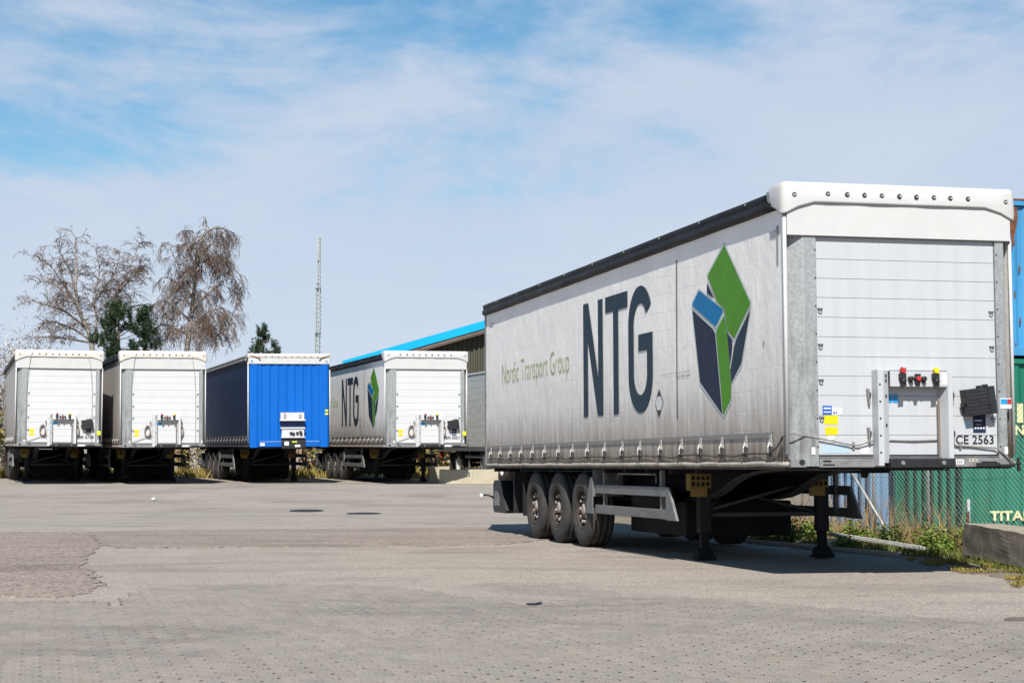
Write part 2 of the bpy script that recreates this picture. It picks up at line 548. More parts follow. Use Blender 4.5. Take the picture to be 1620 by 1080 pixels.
M_wire = mat('galvanised_wire', (0.40, 0.39, 0.37), 0.55, 0.35, var=0.2, scale=5)
M_pole = mat('galvanised_pole', (0.42, 0.42, 0.415), 0.6, 0.3, var=0.25, scale=8, dirt=(0.22, 0.21, 0.19), dirt_amt=0.6)
M_lumber = mat('weathered_plank', (0.46, 0.455, 0.43), 0.8, var=0.2, scale=6, dirt=(0.22, 0.20, 0.17), dirt_amt=0.6, stretch=(8, 0.5, 8))
M_lead = mat('roof_tarp', (0.50, 0.50, 0.49), 0.6, var=0.1)
M_alu = mat('grey_aluminium_panel', (0.66, 0.68, 0.65), 0.5, 0.0, var=0.06, scale=2, dirt=(0.22, 0.22, 0.20), dirt_amt=0.5, stretch=(1, 0.6, 6))
M_mast = mat('mast_paint', (0.40, 0.46, 0.485), 0.5, var=0.08, scale=1.0)
M_mastd = mat('mast_fittings', (0.16, 0.19, 0.21), 0.6, var=0.2)
M_roofb = mat('bright_blue_roof', (0.0, 0.37, 0.68), 0.55, var=0.06, scale=0.6, spec=0.2)
M_fascia = mat('timber_fascia', (0.20, 0.155, 0.12), 0.8, var=0.25, scale=3)
M_olive = mat('olive_cladding', (0.060, 0.058, 0.036), 0.75, var=0.2, scale=0.8, stretch=(1, 1, 0.3))


# ------------------------------------------------------------------ ground
PROF = [(-200, 0.0), (8, 0.0), (16, 0.0), (19, -0.012), (24, -0.075), (32, -0.165), (37, -0.205), (41, -0.195), (45, -0.09),
        (49, 0.06), (53, 0.17), (56, 0.18), (75, 0.18), (120, 0.3), (900, 0.3)]


def gz(y):
    for (a, za), (b, zb) in zip(PROF, PROF[1:]):
        if a <= y <= b:
            t = (y - a) / (b - a)
            return za + (zb - za) * t
    return 0.3


def px(u, v, z=None):
    """photo pixel to the ground (iterating on the ground profile)"""
    el = PITCH - math.atan((v - 540.0) / FPX)
    zz = 0.0 if z is None else z
    for _ in range(8):
        d = (CAMZ - zz) / max(1e-4, math.tan(-el))
        if z is None:
            zz = gz(d)
    dep = d * math.cos(PITCH) + (zz - CAMZ) * math.sin(PITCH)
    return ((u - 810.0) / FPX * dep, d)


def at(u, v, y):
    """photo pixel at distance y"""
    el = PITCH - math.atan((v - 540.0) / FPX)
    z = CAMZ + y * math.tan(el)
    dep = y * math.cos(PITCH) + (z - CAMZ) * math.sin(PITCH)
    return Vector(((u - 810.0) / FPX * dep, y, z))


def edge_y(u):
    """photo row where the pavers end under the asphalt"""
    tab = [(-2000, 952), (150, 952), (182, 956), (205, 940), (250, 926), (420, 922), (620, 925), (720, 942), (830, 956), (930, 948), (1060, 944), (1250, 956), (1450, 975), (1620, 996), (2200, 1060), (4000, 1100)]
    for (a_, va), (c_, vc) in zip(tab, tab[1:]):
        if a_ <= u <= c_:
            return va + (vc - va) * (u - a_) / (c_ - a_)
    return 1000


def paved(x, y, margin=0.0):
    if not (6.4 < y < 18.0) or abs(x) > 2.2 + y * 0.42:
        return False
    dep = y * math.cos(PITCH) - CAMZ * math.sin(PITCH)
    u = 810 + x / dep * FPX
    v = 540 + FPX * math.tan(PITCH + math.atan(CAMZ / y))
    return v > edge_y(u) + margin


b = MB()
ys = [-200, -60, -20, 0, 4, 6] + [6.2 + 0.2 * i for i in range(62)] + [18.6 + 0.5 * i for i in range(116)] + [80, 90, 105, 120, 200, 400, 900]
xs = [-600, -200, -80, -40, -25, -15, -11] + [-10 + 0.2 * i for i in range(101)] + [11, 15, 25, 40, 80, 200, 600]
for y in ys:
    for x in xs:
        deep = paved(x, y) and all(paved(x + dx_, y + dy_) for dx_ in (-0.28, 0.28) for dy_ in (-0.28, 0.28))
        b.v.append((x, y, gz(y) - (0.035 if deep else 0.0)))
for j in range(len(ys) - 1):
    for i in range(len(xs) - 1):
        k = j * len(xs) + i
        b.f.append((k, k + 1, k + 1 + len(xs), k + len(xs)))
ground = link('ground', b.mesh('ground', True), M_asph)
ground['kind'] = 'structure'


def sheet(name, outline, m, dz, jit=0.0, step=0.25, parent=None):
    """flat sheet with a ragged outline following the ground"""
    r_ = random.Random(len(outline) * 7 + int(dz * 1000))
    pts = []
    n = len(outline)
    for i in range(n):
        a, c = Vector((*outline[i], 0)), Vector((*outline[(i + 1) % n], 0))
        k = max(1, int((c - a).length / step))
        for q in range(k):
            p = a.lerp(c, q / k)
            pts.append((p.x + r_.uniform(-jit, jit), p.y + r_.uniform(-jit, jit)))
    bm = bmesh.new()
    vs = [bm.verts.new((x, y, 0)) for x, y in pts]
    bm.faces.new(vs)
    bmesh.ops.triangulate(bm, faces=bm.faces)
    y0, y1 = min(p[1] for p in pts), max(p[1] for p in pts)
    for c in [q[0] for q in PROF if y0 < q[0] < y1] + [y0 + 0.5 * k for k in range(1, int((y1 - y0) / 0.5) + 1)]:
        bmesh.ops.bisect_plane(bm, geom=bm.verts[:] + bm.edges[:] + bm.faces[:], plane_co=(0, c, 0), plane_no=(0, 1, 0))
    for v in bm.verts:
        v.co.z = gz(v.co.y) + dz
    bmesh.ops.recalc_face_normals(bm, faces=bm.faces)
    if bm.faces and sum(f.normal.z for f in bm.faces) < 0:
        bmesh.ops.reverse_faces(bm, faces=bm.faces)
    ex = bmesh.ops.extrude_edge_only(bm, edges=[e for e in bm.edges if e.is_boundary])
    for v in ex['geom']:
        if isinstance(v, bmesh.types.BMVert):
            v.co.z -= dz + 0.05
    me = bpy.data.meshes.new(name)
    bm.to_mesh(me)
    bm.free()
    o = link(name, me, m, parent)
    if not parent:
        o['kind'] = 'structure'
    return o


sheet('lorry_apron', [px(-300, 836), px(150, 835), px(420, 832), px(800, 828), px(1010, 838), px(1100, 800), (30, 50), (30, 56), (-32, 56)],
      M_far, 0.004, 0.05, 0.5)
sheet('worn_asphalt_patch', [px(-120, 843), px(0, 842), px(60, 841), px(135, 842), px(146, 850), px(163, 861), px(150, 872), px(130, 884), px(128, 896),
                             px(152, 912), px(158, 930), px(136, 938), px(90, 946), px(0, 943), px(-120, 945)], M_patch, 0.008, 0.075, 0.1)
sheet('asphalt_repair_strip', [px(140, 841), px(260, 838), px(420, 837), px(600, 836), px(760, 834), px(880, 852), px(800, 861), px(640, 865),
                               px(500, 864), px(330, 866), px(180, 867), px(166, 862), px(152, 850)], M_patch2, 0.012, 0.06, 0.12)


def crack(p0, p1, w, seed, name='ground_crack'):
    r_ = random.Random(seed)
    a, c = Vector((*p0, 0)), Vector((*p1, 0))
    L = (c - a).length
    n = max(4, int(L / 0.12))
    d = (c - a).normalized()
    nn = Vector((-d.y, d.x, 0))
    top, bot = [], []
    off = 0
    for i in range(n + 1):
        off = off * 0.8 + r_.uniform(-0.04, 0.04)
        p = a.lerp(c, i / n) + nn * off
        ww = w * r_.uniform(0.15, 1.0) * (0.2 if i in (0, n) else 1)
        top.append((p + nn * ww))
        bot.append((p - nn * ww * r_.uniform(0.2, 1)))
    m = MB()
    pts = [(p.x, p.y, gz(p.y) + 0.016) for p in top + bot]
    k = n + 1
    m.add(pts, [(i, i + 1, k + i + 1, k + i) for i in range(n)])
    o = link(name, m.mesh('crack'), M_crack)
    o['kind'] = 'structure'


for i, (p0, p1, w) in enumerate([((100, 843), (140, 847), 0.010), ((166, 866.5), (320, 866.8), 0.014), ((320, 866.6), (460, 865.5), 0.012), ((460, 865.3), (640, 866), 0.016),
                                 ((140, 908), (156, 930), 0.010), ((400, 840), (480, 841), 0.014), ((548, 858), (585, 859), 0.05), ((590, 859), (640, 861), 0.04), ((600, 863), (660, 861), 0.03),
                                 ((480, 848), (540, 855), 0.010)]):
    crack(px(*p0), px(*p1), w, i)

# ---- interlocking concrete pavers in the foreground
PH = 0.262                                        # paving runs with the yard, turned like the trailers
ca, sa = math.cos(PH), math.sin(PH)
PL, PW = 0.225, 0.1125


def paver_outline(g, notch):
    """zigzag block; one segment of its right flank stands open by notch"""
    a = 0.017
    ss = [1, -1, 1, -1, 1]
    L, Rr = [], []
    for i, s_ in enumerate(ss):
        t = -PL / 2 + PL * i / 4
        L.append((-PW / 2 + a * s_ + g, t))
        Rr.append((PW / 2 + a * s_ - g, t))
    p, q = Rr[1], Rr[2]
    w = (p[0] - notch, p[1] + 0.006), (q[0] - notch, q[1] - 0.002)
    Rr = Rr[:2] + [w[0], w[1]] + Rr[2:]
    return L + Rr[::-1]


def paver_geo(m, M, notch):
    o0, o1 = paver_outline(-0.0003, notch), paver_outline(0.0002, notch * 1.25 + 0.0005)
    n = len(o0)
    vs = [M @ Vector((x, y, -0.05)) for x, y in o0] + [M @ Vector((x, y, 0.0045)) for x, y in o0] + [M @ Vector((x, y, 0.006)) for x, y in o1]
    fs = [(i, (i + 1) % n, n + (i + 1) % n, n + i) for i in range(n)]
    fs += [(n + i, n + (i + 1) % n, 2 * n + (i + 1) % n, 2 * n + i) for i in range(n)]
    fs += [tuple(2 * n + i for i in range(n))]
    m.add(vs, fs)


NOTCH = (0.001, 0.009, 0.014, 0.021)
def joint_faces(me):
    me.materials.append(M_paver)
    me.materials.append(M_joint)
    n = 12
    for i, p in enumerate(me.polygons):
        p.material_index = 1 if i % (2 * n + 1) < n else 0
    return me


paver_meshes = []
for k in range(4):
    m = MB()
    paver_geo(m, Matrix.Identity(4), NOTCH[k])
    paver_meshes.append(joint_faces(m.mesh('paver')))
field = []
pr = random.Random(5)
for i in range(-110, 130):
    for j in range(-10, 100):
        lx = i * PW
        ly = 6.0 + (j + (0.5 if i % 2 else 0.0)) * PL
        x, y = lx * ca - ly * sa + 1.5, lx * sa + ly * ca
        if not paved(x, y, pr.uniform(-1.5, 1.5)):
            continue
        dep = y * math.cos(PITCH) - CAMZ * math.sin(PITCH)
        u = 810 + x / dep * FPX
        v = 540 + FPX * math.tan(PITCH + math.atan(CAMZ / y))
        field.append((y, x, u, v))
field.sort()
pav = bpy.data.objects.new('block_paving', None)
COL.objects.link(pav)
pav['kind'] = 'structure'
vis = [q for q in field if 0 < q[2] < 1620 and q[3] < 1080]
single = set(id(q) for q in vis[:300])
rest = MB()
for q in field:
    y, x, u, v = q
    sink = -0.003 + 0.006 * noise.noise(Vector((x * 0.6, y * 0.6, 0))) + 0.0004 * noise.noise(Vector((x * 4, y * 4, 3)))
    openj = noise.noise(Vector((x * 0.9, y * 0.9, 8))) + 0.35 * noise.noise(Vector((x * 3, y * 3, 2)))
    kk = max(0, min(3, int(2.4 + 2.6 * openj + pr.uniform(-1.5, 1.2))))
    M = Matrix.Translation((x, y, gz(y) + sink)) @ Matrix.Rotation(PH + pr.uniform(-0.001, 0.001), 4, 'Z') @ \
        Matrix.Rotation(pr.uniform(-0.003, 0.003), 4, 'X') @ Matrix.Rotation(pr.uniform(-0.003, 0.003), 4, 'Y')
    if id(q) in single:
        link('paver', paver_meshes[kk], M_paver, pav, M=M)
    else:
        paver_geo(rest, M, NOTCH[kk])
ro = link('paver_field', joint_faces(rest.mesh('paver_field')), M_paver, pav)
ro['kind'] = 'stuff'


# ------------------------------------------------------------------ semi-trailers
TW, TL, BH = 2.55, 13.6, 1.15       # width, length, body underside above ground
LINES = [2.373, 2.139, 1.938, 1.739, 1.535, 1.332, 1.129, 0.927, 0.726, 0.519, 0.319, 0.114]
STRAPS = [0.465, 1.161, 1.889, 2.588, 3.245, 4.017, 4.845, 5.597, 6.399, 7.224, 8.005, 8.763, 9.566, 10.298, 11.028, 11.752, 12.466, 13.167]
AXLES = [7.776, 9.106, 10.459]


def tmat(tx, ty, tz, h, p, r):
    return Matrix.Translation((tx, ty, tz + CAMZ)) @ Matrix.Rotation(h, 4, 'Z') @ Matrix.Rotation(p, 4, 'X') @ \
        Matrix.Rotation(r, 4, 'Y') @ Matrix.Translation((0, 0, -BH))


def g_curtain(m, x, sgn):
    ny, nz = 150, 20
    for i in range(ny + 1):
        y = 0.03 + (TL - 0.06) * i / ny
        for j in range(nz + 1):
            z = 0.045 + (2.69 - 0.045) * j / nz
            d = 0.0022 * noise.noise(Vector((y * 0.9, z * 1.4, 2.0 + sgn)))
            if z < 0.2:
                d += 0.010 * math.sin(y * 2 * math.pi / 0.74) * (0.2 - z) / 0.2 * 0.8
            m.v.append((x + sgn * d, y, z))
    for i in range(ny):
        for j in range(nz):
            k = i * (nz + 1) + j
            m.f.append((k, k + 1, k + nz + 2, k + nz + 1))


def g_rail(m, sgn):
    prof = [(0.05, 2.857), (-0.02, 2.862), (-0.048, 2.845), (-0.050, 2.80), (-0.028, 2.785), (-0.052, 2.765), (-0.062, 2.735), (-0.060, 2.70),
            (-0.045, 2.675), (0.0, 2.665), (0.05, 2.68)]
    n = len(prof)
    N = 40
    for k in range(N + 1):
        y = 0.22 + (TL - 0.20) * k / N
        w = 0.004 * noise.noise(Vector((y * 1.3, sgn, 5)))
        for (x, z) in prof:
            xx = x if sgn < 0 else TW - x
            m.v.append((xx, y, z + w))
    for k in range(N):
        for i in range(n):
            a = k * n + i
            c = k * n + (i + 1) % n
            m.f.append((a, c, c + n, a + n))
    m.f.append(tuple(range(n)))
    m.f.append(tuple(N * n + i for i in range(n)))


def g_hood(m):
    plan = [(-0.055, 0.40), (-0.062, 0.28), (-0.06, 0.15), (-0.058, 0.03), (-0.045, -0.022), (-0.005, -0.042), (0.12, -0.045), (0.3, -0.046)]
    plan += [(0.3 + 1.95 * k / 12, -0.046 - 0.004 * math.sin(k * 1.7)) for k in range(1, 12)]
    plan += [(TW - a, c) for a, c in plan[:8][::-1]]
    N = len(plan)
    zb = []
    for i, (x, y) in enumerate(plan):
        d = min(x, TW - x)
        if y > 0.1:
            zb.append(2.63 + (y - 0.1) * 0.35)
        else:
            t = max(0.0, min(1.0, (d + 0.06) / 0.32))
            zb.append(2.595 + 0.125 * (t * t * (3 - 2 * t)))
    cx, cy = TW / 2, 0.9
    rows = 9
    for i, (x, y) in enumerate(plan):
        inx, iny = 0.0, 0.0
        d = Vector(((cx - x) if (x < 0.05 or x > TW - 0.05) else 0.0, (cy - y) if y < 0.06 else 0.0, 0))
        if d.length > 0:
            d.normalize()
        back = (0.40 - y) if y > 0.1 else 0
        prof = [(0.0, zb[i]), (0.002, zb[i] + 0.02), (-0.004, zb[i] + 0.06), (0.0, 2.80), (0.002, 2.875), (0.012, 2.912), (0.034, 2.932), (0.14, 2.938), (0.42, 2.94)]
        for q, (inn, z) in enumerate(prof):
            yy = y
            if y > 0.13:                                   # rear edge of the side wrap is cut at a slant
                yy = y - max(0.0, (2.86 - z)) * 0.55 * (y / 0.40)
            w = 0.006 * noise.noise(Vector((x * 3, yy * 5, z * 6)))
            m.v.append((x + d.x * inn + (w if abs(d.x) > 0.5 else 0), yy + d.y * inn + (w if abs(d.y) > 0.5 else 0), z - (0.05 * min(1, inn / 0.4) * 0) - (0.06 if (y > 0.3 and q > 4) else 0.0)))
    for i in range(N - 1):
        for q in range(rows - 1):
            a = i * rows + q
            m.f.append((a, a + 1, a + rows + 1, a + rows))


def g_post(m, right):
    poly = [(0.02, 0.20), (0.015, 0.115), (0.030, 0.10), (0.175, 0.004), (0.19, 0.0), (0.322, 0.0), (0.328, 0.006), (0.328, 0.06), (0.22, 0.2)]
    if right:
        poly = [(2.53, 0.20), (2.535, 0.115), (2.525, 0.10), (2.475, 0.004), (2.465, 0.0), (2.378, 0.0), (2.372, 0.006), (2.372, 0.06), (2.40, 0.2)]
    m.prism(poly, 'xy', 0.0, 2.41)


def g_tyre(m):
    # axis x, outer face at x=0 pointing to -x
    pr_ = [(0.295, 0.03), (0.31, 0.008), (0.35, 0.0), (0.44, 0.004), (0.495, 0.018), (0.522, 0.035), (0.533, 0.06), (0.533, 0.10), (0.522, 0.102), (0.522, 0.112),
           (0.533, 0.114), (0.533, 0.185), (0.522, 0.187), (0.522, 0.197), (0.533, 0.199), (0.533, 0.27), (0.522, 0.272), (0.522, 0.282), (0.533, 0.284),
           (0.533, 0.325), (0.52, 0.352), (0.49, 0.37), (0.44, 0.38), (0.31, 0.38), (0.295, 0.35)]
    m.lathe(pr_, 36, 'x', closed=True)


def g_rim(m):
    m.lathe([(0.30, 0.03), (0.302, 0.012), (0.285, 0.010), (0.275, 0.05), (0.265, 0.13), (0.235, 0.155), (0.205, 0.150), (0.17, 0.145), (0.0, 0.145)], 32, 'x', cap0=False)


def g_hub(m):
    m.lathe([(0.125, 0.145), (0.12, 0.10), (0.09, 0.085), (0.082, 0.045), (0.06, 0.03), (0.0, 0.029)], 20, 'x')
    for k in range(10):
        t = 2 * math.pi * k / 10
        c = (0, 0.185 * math.cos(t), 0.185 * math.sin(t))
        m.lathe([(0.030, 0.15), (0.028, 0.105), (0.022, 0.095), (0.022, 0.04), (0.0, 0.038)], 6, 'x', c)
    for k in range(5):
        t = 2 * math.pi * k / 5 + 0.3
        c = (0, 0.238 * math.cos(t), 0.238 * math.sin(t))
        m.lathe([(0.02, 0.155), (0.02, 0.12), (0.0, 0.118)], 6, 'x', c)


NECK = [(0.12, -0.034), (2.0, -0.036), (2.4, -0.045), (2.75, -0.065), (3.1, -0.10), (3.35, -0.145), (3.6, -0.21), (3.8, -0.275), (4.0, -0.33), (4.3, -0.385), (4.7, -0.42), (5.2, -0.43), (13.2, -0.42)]


def g_beam(m, x0, x1):
    m.prism([(0.12, -0.029)] + [(y, z) for y, z in NECK] + [(13.2, -0.029)], 'yz', (x0 + x1) / 2 - 0.006, (x0 + x1) / 2 + 0.006)


def g_flange(m, x0, x1):
    for (a, c) in zip(NECK, NECK[1:]):
        m.prism([a, c, (c[0], c[1] - 0.016), (a[0], a[1] - 0.016)], 'yz', x0, x1)


def g_buckle(m):
    m.box(-0.030, 0.030, -0.012, 0.0, 0.205, 0.335)
    m.box(-0.020, 0.020, -0.026, -0.012, 0.215, 0.262)
    m.tube([(0.02, -0.03, 0.255), (0.022, -0.05, 0.20), (0.012, -0.046, 0.145)], 0.009, 5)
    m.box(-0.036, 0.034, -0.018, -0.002, 0.262, 0.275)


def g_strap(m, k):
    r_ = random.Random(k)
    m.box(-0.022, 0.022, -0.018, -0.010, -0.012, 0.21)
    d = r_.uniform(-0.10, 0.10)
    pts = [(0.0, -0.024, 0.20), (d * 0.3 - 0.02, -0.035, 0.13), (d - 0.05, -0.03, 0.06 + r_.uniform(-0.02, 0.03))]
    for a, c in zip(pts, pts[1:]):
        m.add([(a[0] - 0.02, a[1], a[2]), (a[0] + 0.02, a[1], a[2]), (c[0] + 0.02, c[1], c[2]), (c[0] - 0.02, c[1], c[2])], [(0, 1, 2, 3)])
    m.tube([(0.02, -0.02, 0.02), (0.016, -0.024, -0.015), (0.0, -0.02, -0.025)], 0.006, 5)


def g_leg(m):
    m.box(-0.075, 0.075, -0.065, 0.065, -0.82, -0.06)


def g_innerleg(m):
    m.box(-0.05, 0.05, -0.045, 0.045, -1.06, -0.80)


def g_foot(m):
    m.tube([(-0.10, 0, -1.045), (0.10, 0, -1.045)], 0.035, 10)
    m.prism([(-0.11, -1.125), (-0.085, -1.05), (0.085, -1.05), (0.11, -1.125)], 'yz', -0.09, 0.09)
    m.box(-0.12, 0.12, -0.12, 0.12, -1.148, -1.125)
    m.tube([(-0.12, -0.09, -1.11), (0.12, -0.09, -1.11)], 0.022, 8)


def g_bracket_upper(m):
    # yellow perforated plate: lattice of bars
    for k in range(5):
        x = -0.19 + 0.25 * k / 4
        m.box(x - 0.009, x + 0.009, -0.078, -0.070, -0.26, -0.02)
    for k in range(4):
        z = -0.255 + 0.225 * k / 3
        m.box(-0.20, 0.07, -0.080, -0.069, z - 0.013, z + 0.013)
    m.box(-0.205, -0.195, -0.09, 0.07, -0.30, -0.02)


def g_bracket_lower(m):
    m.box(-0.195, 0.015, -0.092, -0.066, -0.375, -0.262)


G_C = (4.82, 1.83, 1.186)


def letter_G():
    cy, zt, zb = G_C
    out_, inn = [], []
    for k in range(0, 19):
        t = R(27 + (180 - 27) * k / 18)
        out_.append((cy - 0.5 * math.cos(t), zt + 0.5 * math.sin(t)))
    for k in range(0, 19):
        t = R(180 + 180 * k / 18)
        out_.append((cy - 0.5 * math.cos(t), zb + 0.5 * math.sin(t)))
    out_ += [(4.32, 1.70), (4.90, 1.70), (4.90, 1.482), (4.55, 1.482)]
    for k in range(0, 19):
        t = R(360 - 180 * k / 18)
        inn.append((cy - 0.27 * math.cos(t), zb + 0.27 * math.sin(t)))
    for k in range(0, 19):
        t = R(180 - (180 - 27) * k / 18)
        inn.append((cy - 0.27 * math.cos(t), zt + 0.27 * math.sin(t)))
    return out_ + inn


POLY = {
    'N': [(7.43, .70), (7.43, 2.316), (7.17, 2.316), (6.70, 1.23), (6.70, 2.316), (6.47, 2.316), (6.47, .70), (6.73, .70), (7.20, 1.78), (7.20, .70)],
    'T': [(6.35, 2.316), (5.345, 2.316), (5.345, 2.096), (5.76, 2.096), (5.76, .697), (5.99, .697), (5.99, 2.096), (6.35, 2.096)],
    'G': letter_G(),
    'green_top': [(1.766, 2.485), (1.003, 1.772), (1.012, 1.74), (1.498, 1.409), (1.70, 1.52), (1.755, 1.70), (1.80, 1.77), (2.0, 1.862), (2.296, 2.174), (2.29, 2.205)],
    'blue': [(2.60, 2.055), (1.845, 1.77), (1.83, 1.735), (2.05, 1.595), (2.085, 1.595), (2.82, 1.89), (2.826, 1.92)],
    'navy_left': [(2.834, 1.845), (2.155, 1.565), (2.086, 1.508), (1.89, .587), (2.595, .98)],
    'stem': [(1.785, 1.694), (1.707, 1.49), (1.601, .907), (1.615, .74), (1.845, .578), (1.862, .578), (2.051, 1.506), (2.015, 1.559)],
    'tiny': [(2.33, 2.12), (2.104, 1.909), (2.335, 1.997)],
    'inner': [(1.702, 1.508), (1.549, 1.378), (1.552, 1.314), (1.626, 1.118)],
    'navy_right': [(1.006, 1.687), (1.286, 1.126), (1.595, .924), (1.615, 1.072), (1.494, 1.32), (1.429, 1.397), (1.278, 1.503)],
    'key': [(1.766, 2.54), (0.95, 1.77), (1.25, 1.10), (1.57, .85), (1.86, .535), (2.63, .965), (2.88, 1.93), (2.62, 2.12), (2.38, 2.06), (2.345, 2.19)],
    'rule': [(3.37, 2.50), (3.40, 2.50), (3.43, .575), (3.40, .575)],
    'diamond': [(4.08, .955), (3.93, .79), (4.093, .615), (4.235, .798)],
    'dia_top': [(4.08, .945), (4.013, .875), (4.148, .875)],
    'dia_bot': [(4.09, .625), (4.025, .70), (4.155, .70)],
}


def g_print(m, k, dx=-0.007):
    p = POLY[k]
    m.add([(dx, y, z) for y, z in p], [tuple(range(len(p)))])


def build_trailer(M, label, style, plate=None):
    """style: main / row / rowplain / blue"""
    t = empty('semi_trailer', M, label, 'trailer', 'parked semi trailers')
    L = (0, 0, BH)
    row = style != 'main'
    blue = style == 'blue'
    logo = style in ('main', 'logo')

    def P(name, key, fn, m, smooth=False, loc=(0, 0, 0), parent=None, bev=0, seg=1, rz=0.0, fix=True):
        me = cm(key, fn, smooth, fix)
        if parent is not None:
            return link(name, me, m, parent, loc=loc, bev=bev, seg=seg)
        Mx = Matrix.Translation((loc[0], loc[1], loc[2] + BH))
        if rz:
            Mx = Mx @ Matrix.Rotation(rz, 4, 'Z')
        return link(name, me, m, t, M=Mx, bev=bev, seg=seg)

    # ---- body sides and roof
    cmat = {'main': curtain_mat('grey_curtain', (0.86, 0.84, 0.805), (0.17, 0.132, 0.095), 1.0),
            'logo': curtain_mat('grey_curtain', (0.86, 0.84, 0.805), (0.17, 0.132, 0.095), 1.0),
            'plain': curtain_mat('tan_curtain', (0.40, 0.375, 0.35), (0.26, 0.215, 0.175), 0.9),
            'blue': curtain_mat('navy_curtain', (0.008, 0.022, 0.072), (0.014, 0.024, 0.05), 0.5)}[style]
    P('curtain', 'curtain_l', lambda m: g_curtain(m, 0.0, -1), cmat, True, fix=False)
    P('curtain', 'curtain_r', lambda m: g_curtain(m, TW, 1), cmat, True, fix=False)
    railm = M_rail if not blue else mat('weathered_rail', (0.26, 0.24, 0.22), 0.6, var=0.3, dirt=(0.10, 0.09, 0.08), dirt_amt=0.6)
    P('roof_rail', 'rail_l', lambda m: g_rail(m, -1), railm, True)
    P('roof_rail', 'rail_r', lambda m: g_rail(m, 1), railm, True)
    for k in range(9):
        P('rail_rivet', 'rivet', lambda m: m.lathe([(0.012, -0.006), (0.009, -0.016), (0, -0.017)], 8, 'x'), M_steel, loc=(-0.043, 1.0 + 1.45 * k, 2.825))
    P('roof', 'roof', lambda m: m.box(0.0, TW, 0.05, TL, 2.84, 2.858), M_lead)
    P('floor', 'floor', lambda m: m.box(0.03, TW - 0.03, 0.02, TL, -0.03, 0.04), M_dark)
    P('rear_door', 'rear_door', lambda m: (m.box(0.03, TW / 2 - 0.006, TL - 0.01, TL + 0.04, 0.05, 2.66)), M_white)
    P('rear_door', 'rear_door2', lambda m: (m.box(TW / 2 + 0.006, TW - 0.03, TL - 0.01, TL + 0.04, 0.05, 2.66)), M_white)
    P('rear_frame', 'rear_frame', lambda m: (m.box(-0.012, 0.03, TL - 0.05, TL + 0.05, 0.0, 2.66), m.box(TW - 0.03, TW + 0.012, TL - 0.05, TL + 0.05, 0.0, 2.66),
                                            m.box(-0.012, TW + 0.012, TL - 0.05, TL + 0.052, 2.66, 2.84)), M_steel, bev=0.004)
    hemc = M_hem if not blue else mat('navy_hem', (0.035, 0.04, 0.055), 0.8, var=0.2)
    for s_, x in ((-1, -0.008), (1, TW + 0.008)):
        def g(m, x=x):
            pts = [(x + 0.004 * noise.noise(Vector((k * 0.7, x, 0))), 0.03 + (TL - 0.06) * k / 60, 0.022 + 0.010 * noise.noise(Vector((k * 0.45, x, 4)))) for k in range(61)]
            m.tube(pts, 0.026, 8)
        P('curtain_hem', 'hem%d' % s_, g, hemc, True)
    P('webbing_band', 'band', lambda m: m.box(-0.0105, -0.006, 0.4, TL - 0.1, 0.300, 0.352),
      mat('reinforcing_band', (0.235, 0.225, 0.215), 0.7, var=0.3, scale=14, stretch=(1, 5, 0.2)) if not blue else M_strap)
    P('corner_pole', 'cpole', lambda m: m.tube([(-0.012, 0.02, 0.12), (-0.012, 0.02, 2.64)], 0.021, 10), M_vinyl, True)
    P('corner_pole', 'cpole_r', lambda m: m.tube([(TW + 0.008, 0.02, 0.12), (TW + 0.008, 0.02, 2.40)], 0.018, 10), M_vinyl, True)
    for k, y in enumerate(STRAPS):
        me = cm('strap%d' % (k % 6), lambda m: g_strap(m, k % 6))
        Mx = Matrix.Translation((-0.004, y, BH)) @ Matrix.Rotation(R(-90), 4, 'Z')
        so = link('strap', me, M_strap, t, M=Mx)
        link('buckle', cm('buckle', g_buckle), M_bright if not blue else M_steel, so)

    def g(m):
        pts = []
        for k, y in enumerate(STRAPS):
            pts.append((-0.022, y, 0.135))
            if k < len(STRAPS) - 1:
                y2 = STRAPS[k + 1]
                for q in (0.3, 0.6):
                    pts.append((-0.018, y + (y2 - y) * q, 0.120 + 0.018 * math.sin(k * 2.3 + q * 3)))
        m.tube([(-0.03, 0.02, 0.32), (-0.035, 0.10, 0.30), (-0.03, 0.25, 0.20)] + pts, 0.008, 5)
    P('sealing_cable', 'tircable', g, M_cable, True)
    if style == 'main':
        def g(m):
            m.tube([(-0.03, 0.12, 0.29), (-0.035, 0.16, 0.15), (-0.03, 0.26, 0.06)], 0.006, 5)
            m.tube([(-0.03, 0.10, 0.29), (-0.04, 0.06, 0.20), (-0.03, 0.12, 0.06)], 0.006, 5)
            m.tube([(-0.03, 0.06, 0.22), (-0.05, 0.14, 0.12), (-0.03, 0.20, 0.06)], 0.005, 5)
        P('loose_cord', 'loosecord', g, M_cable, True)
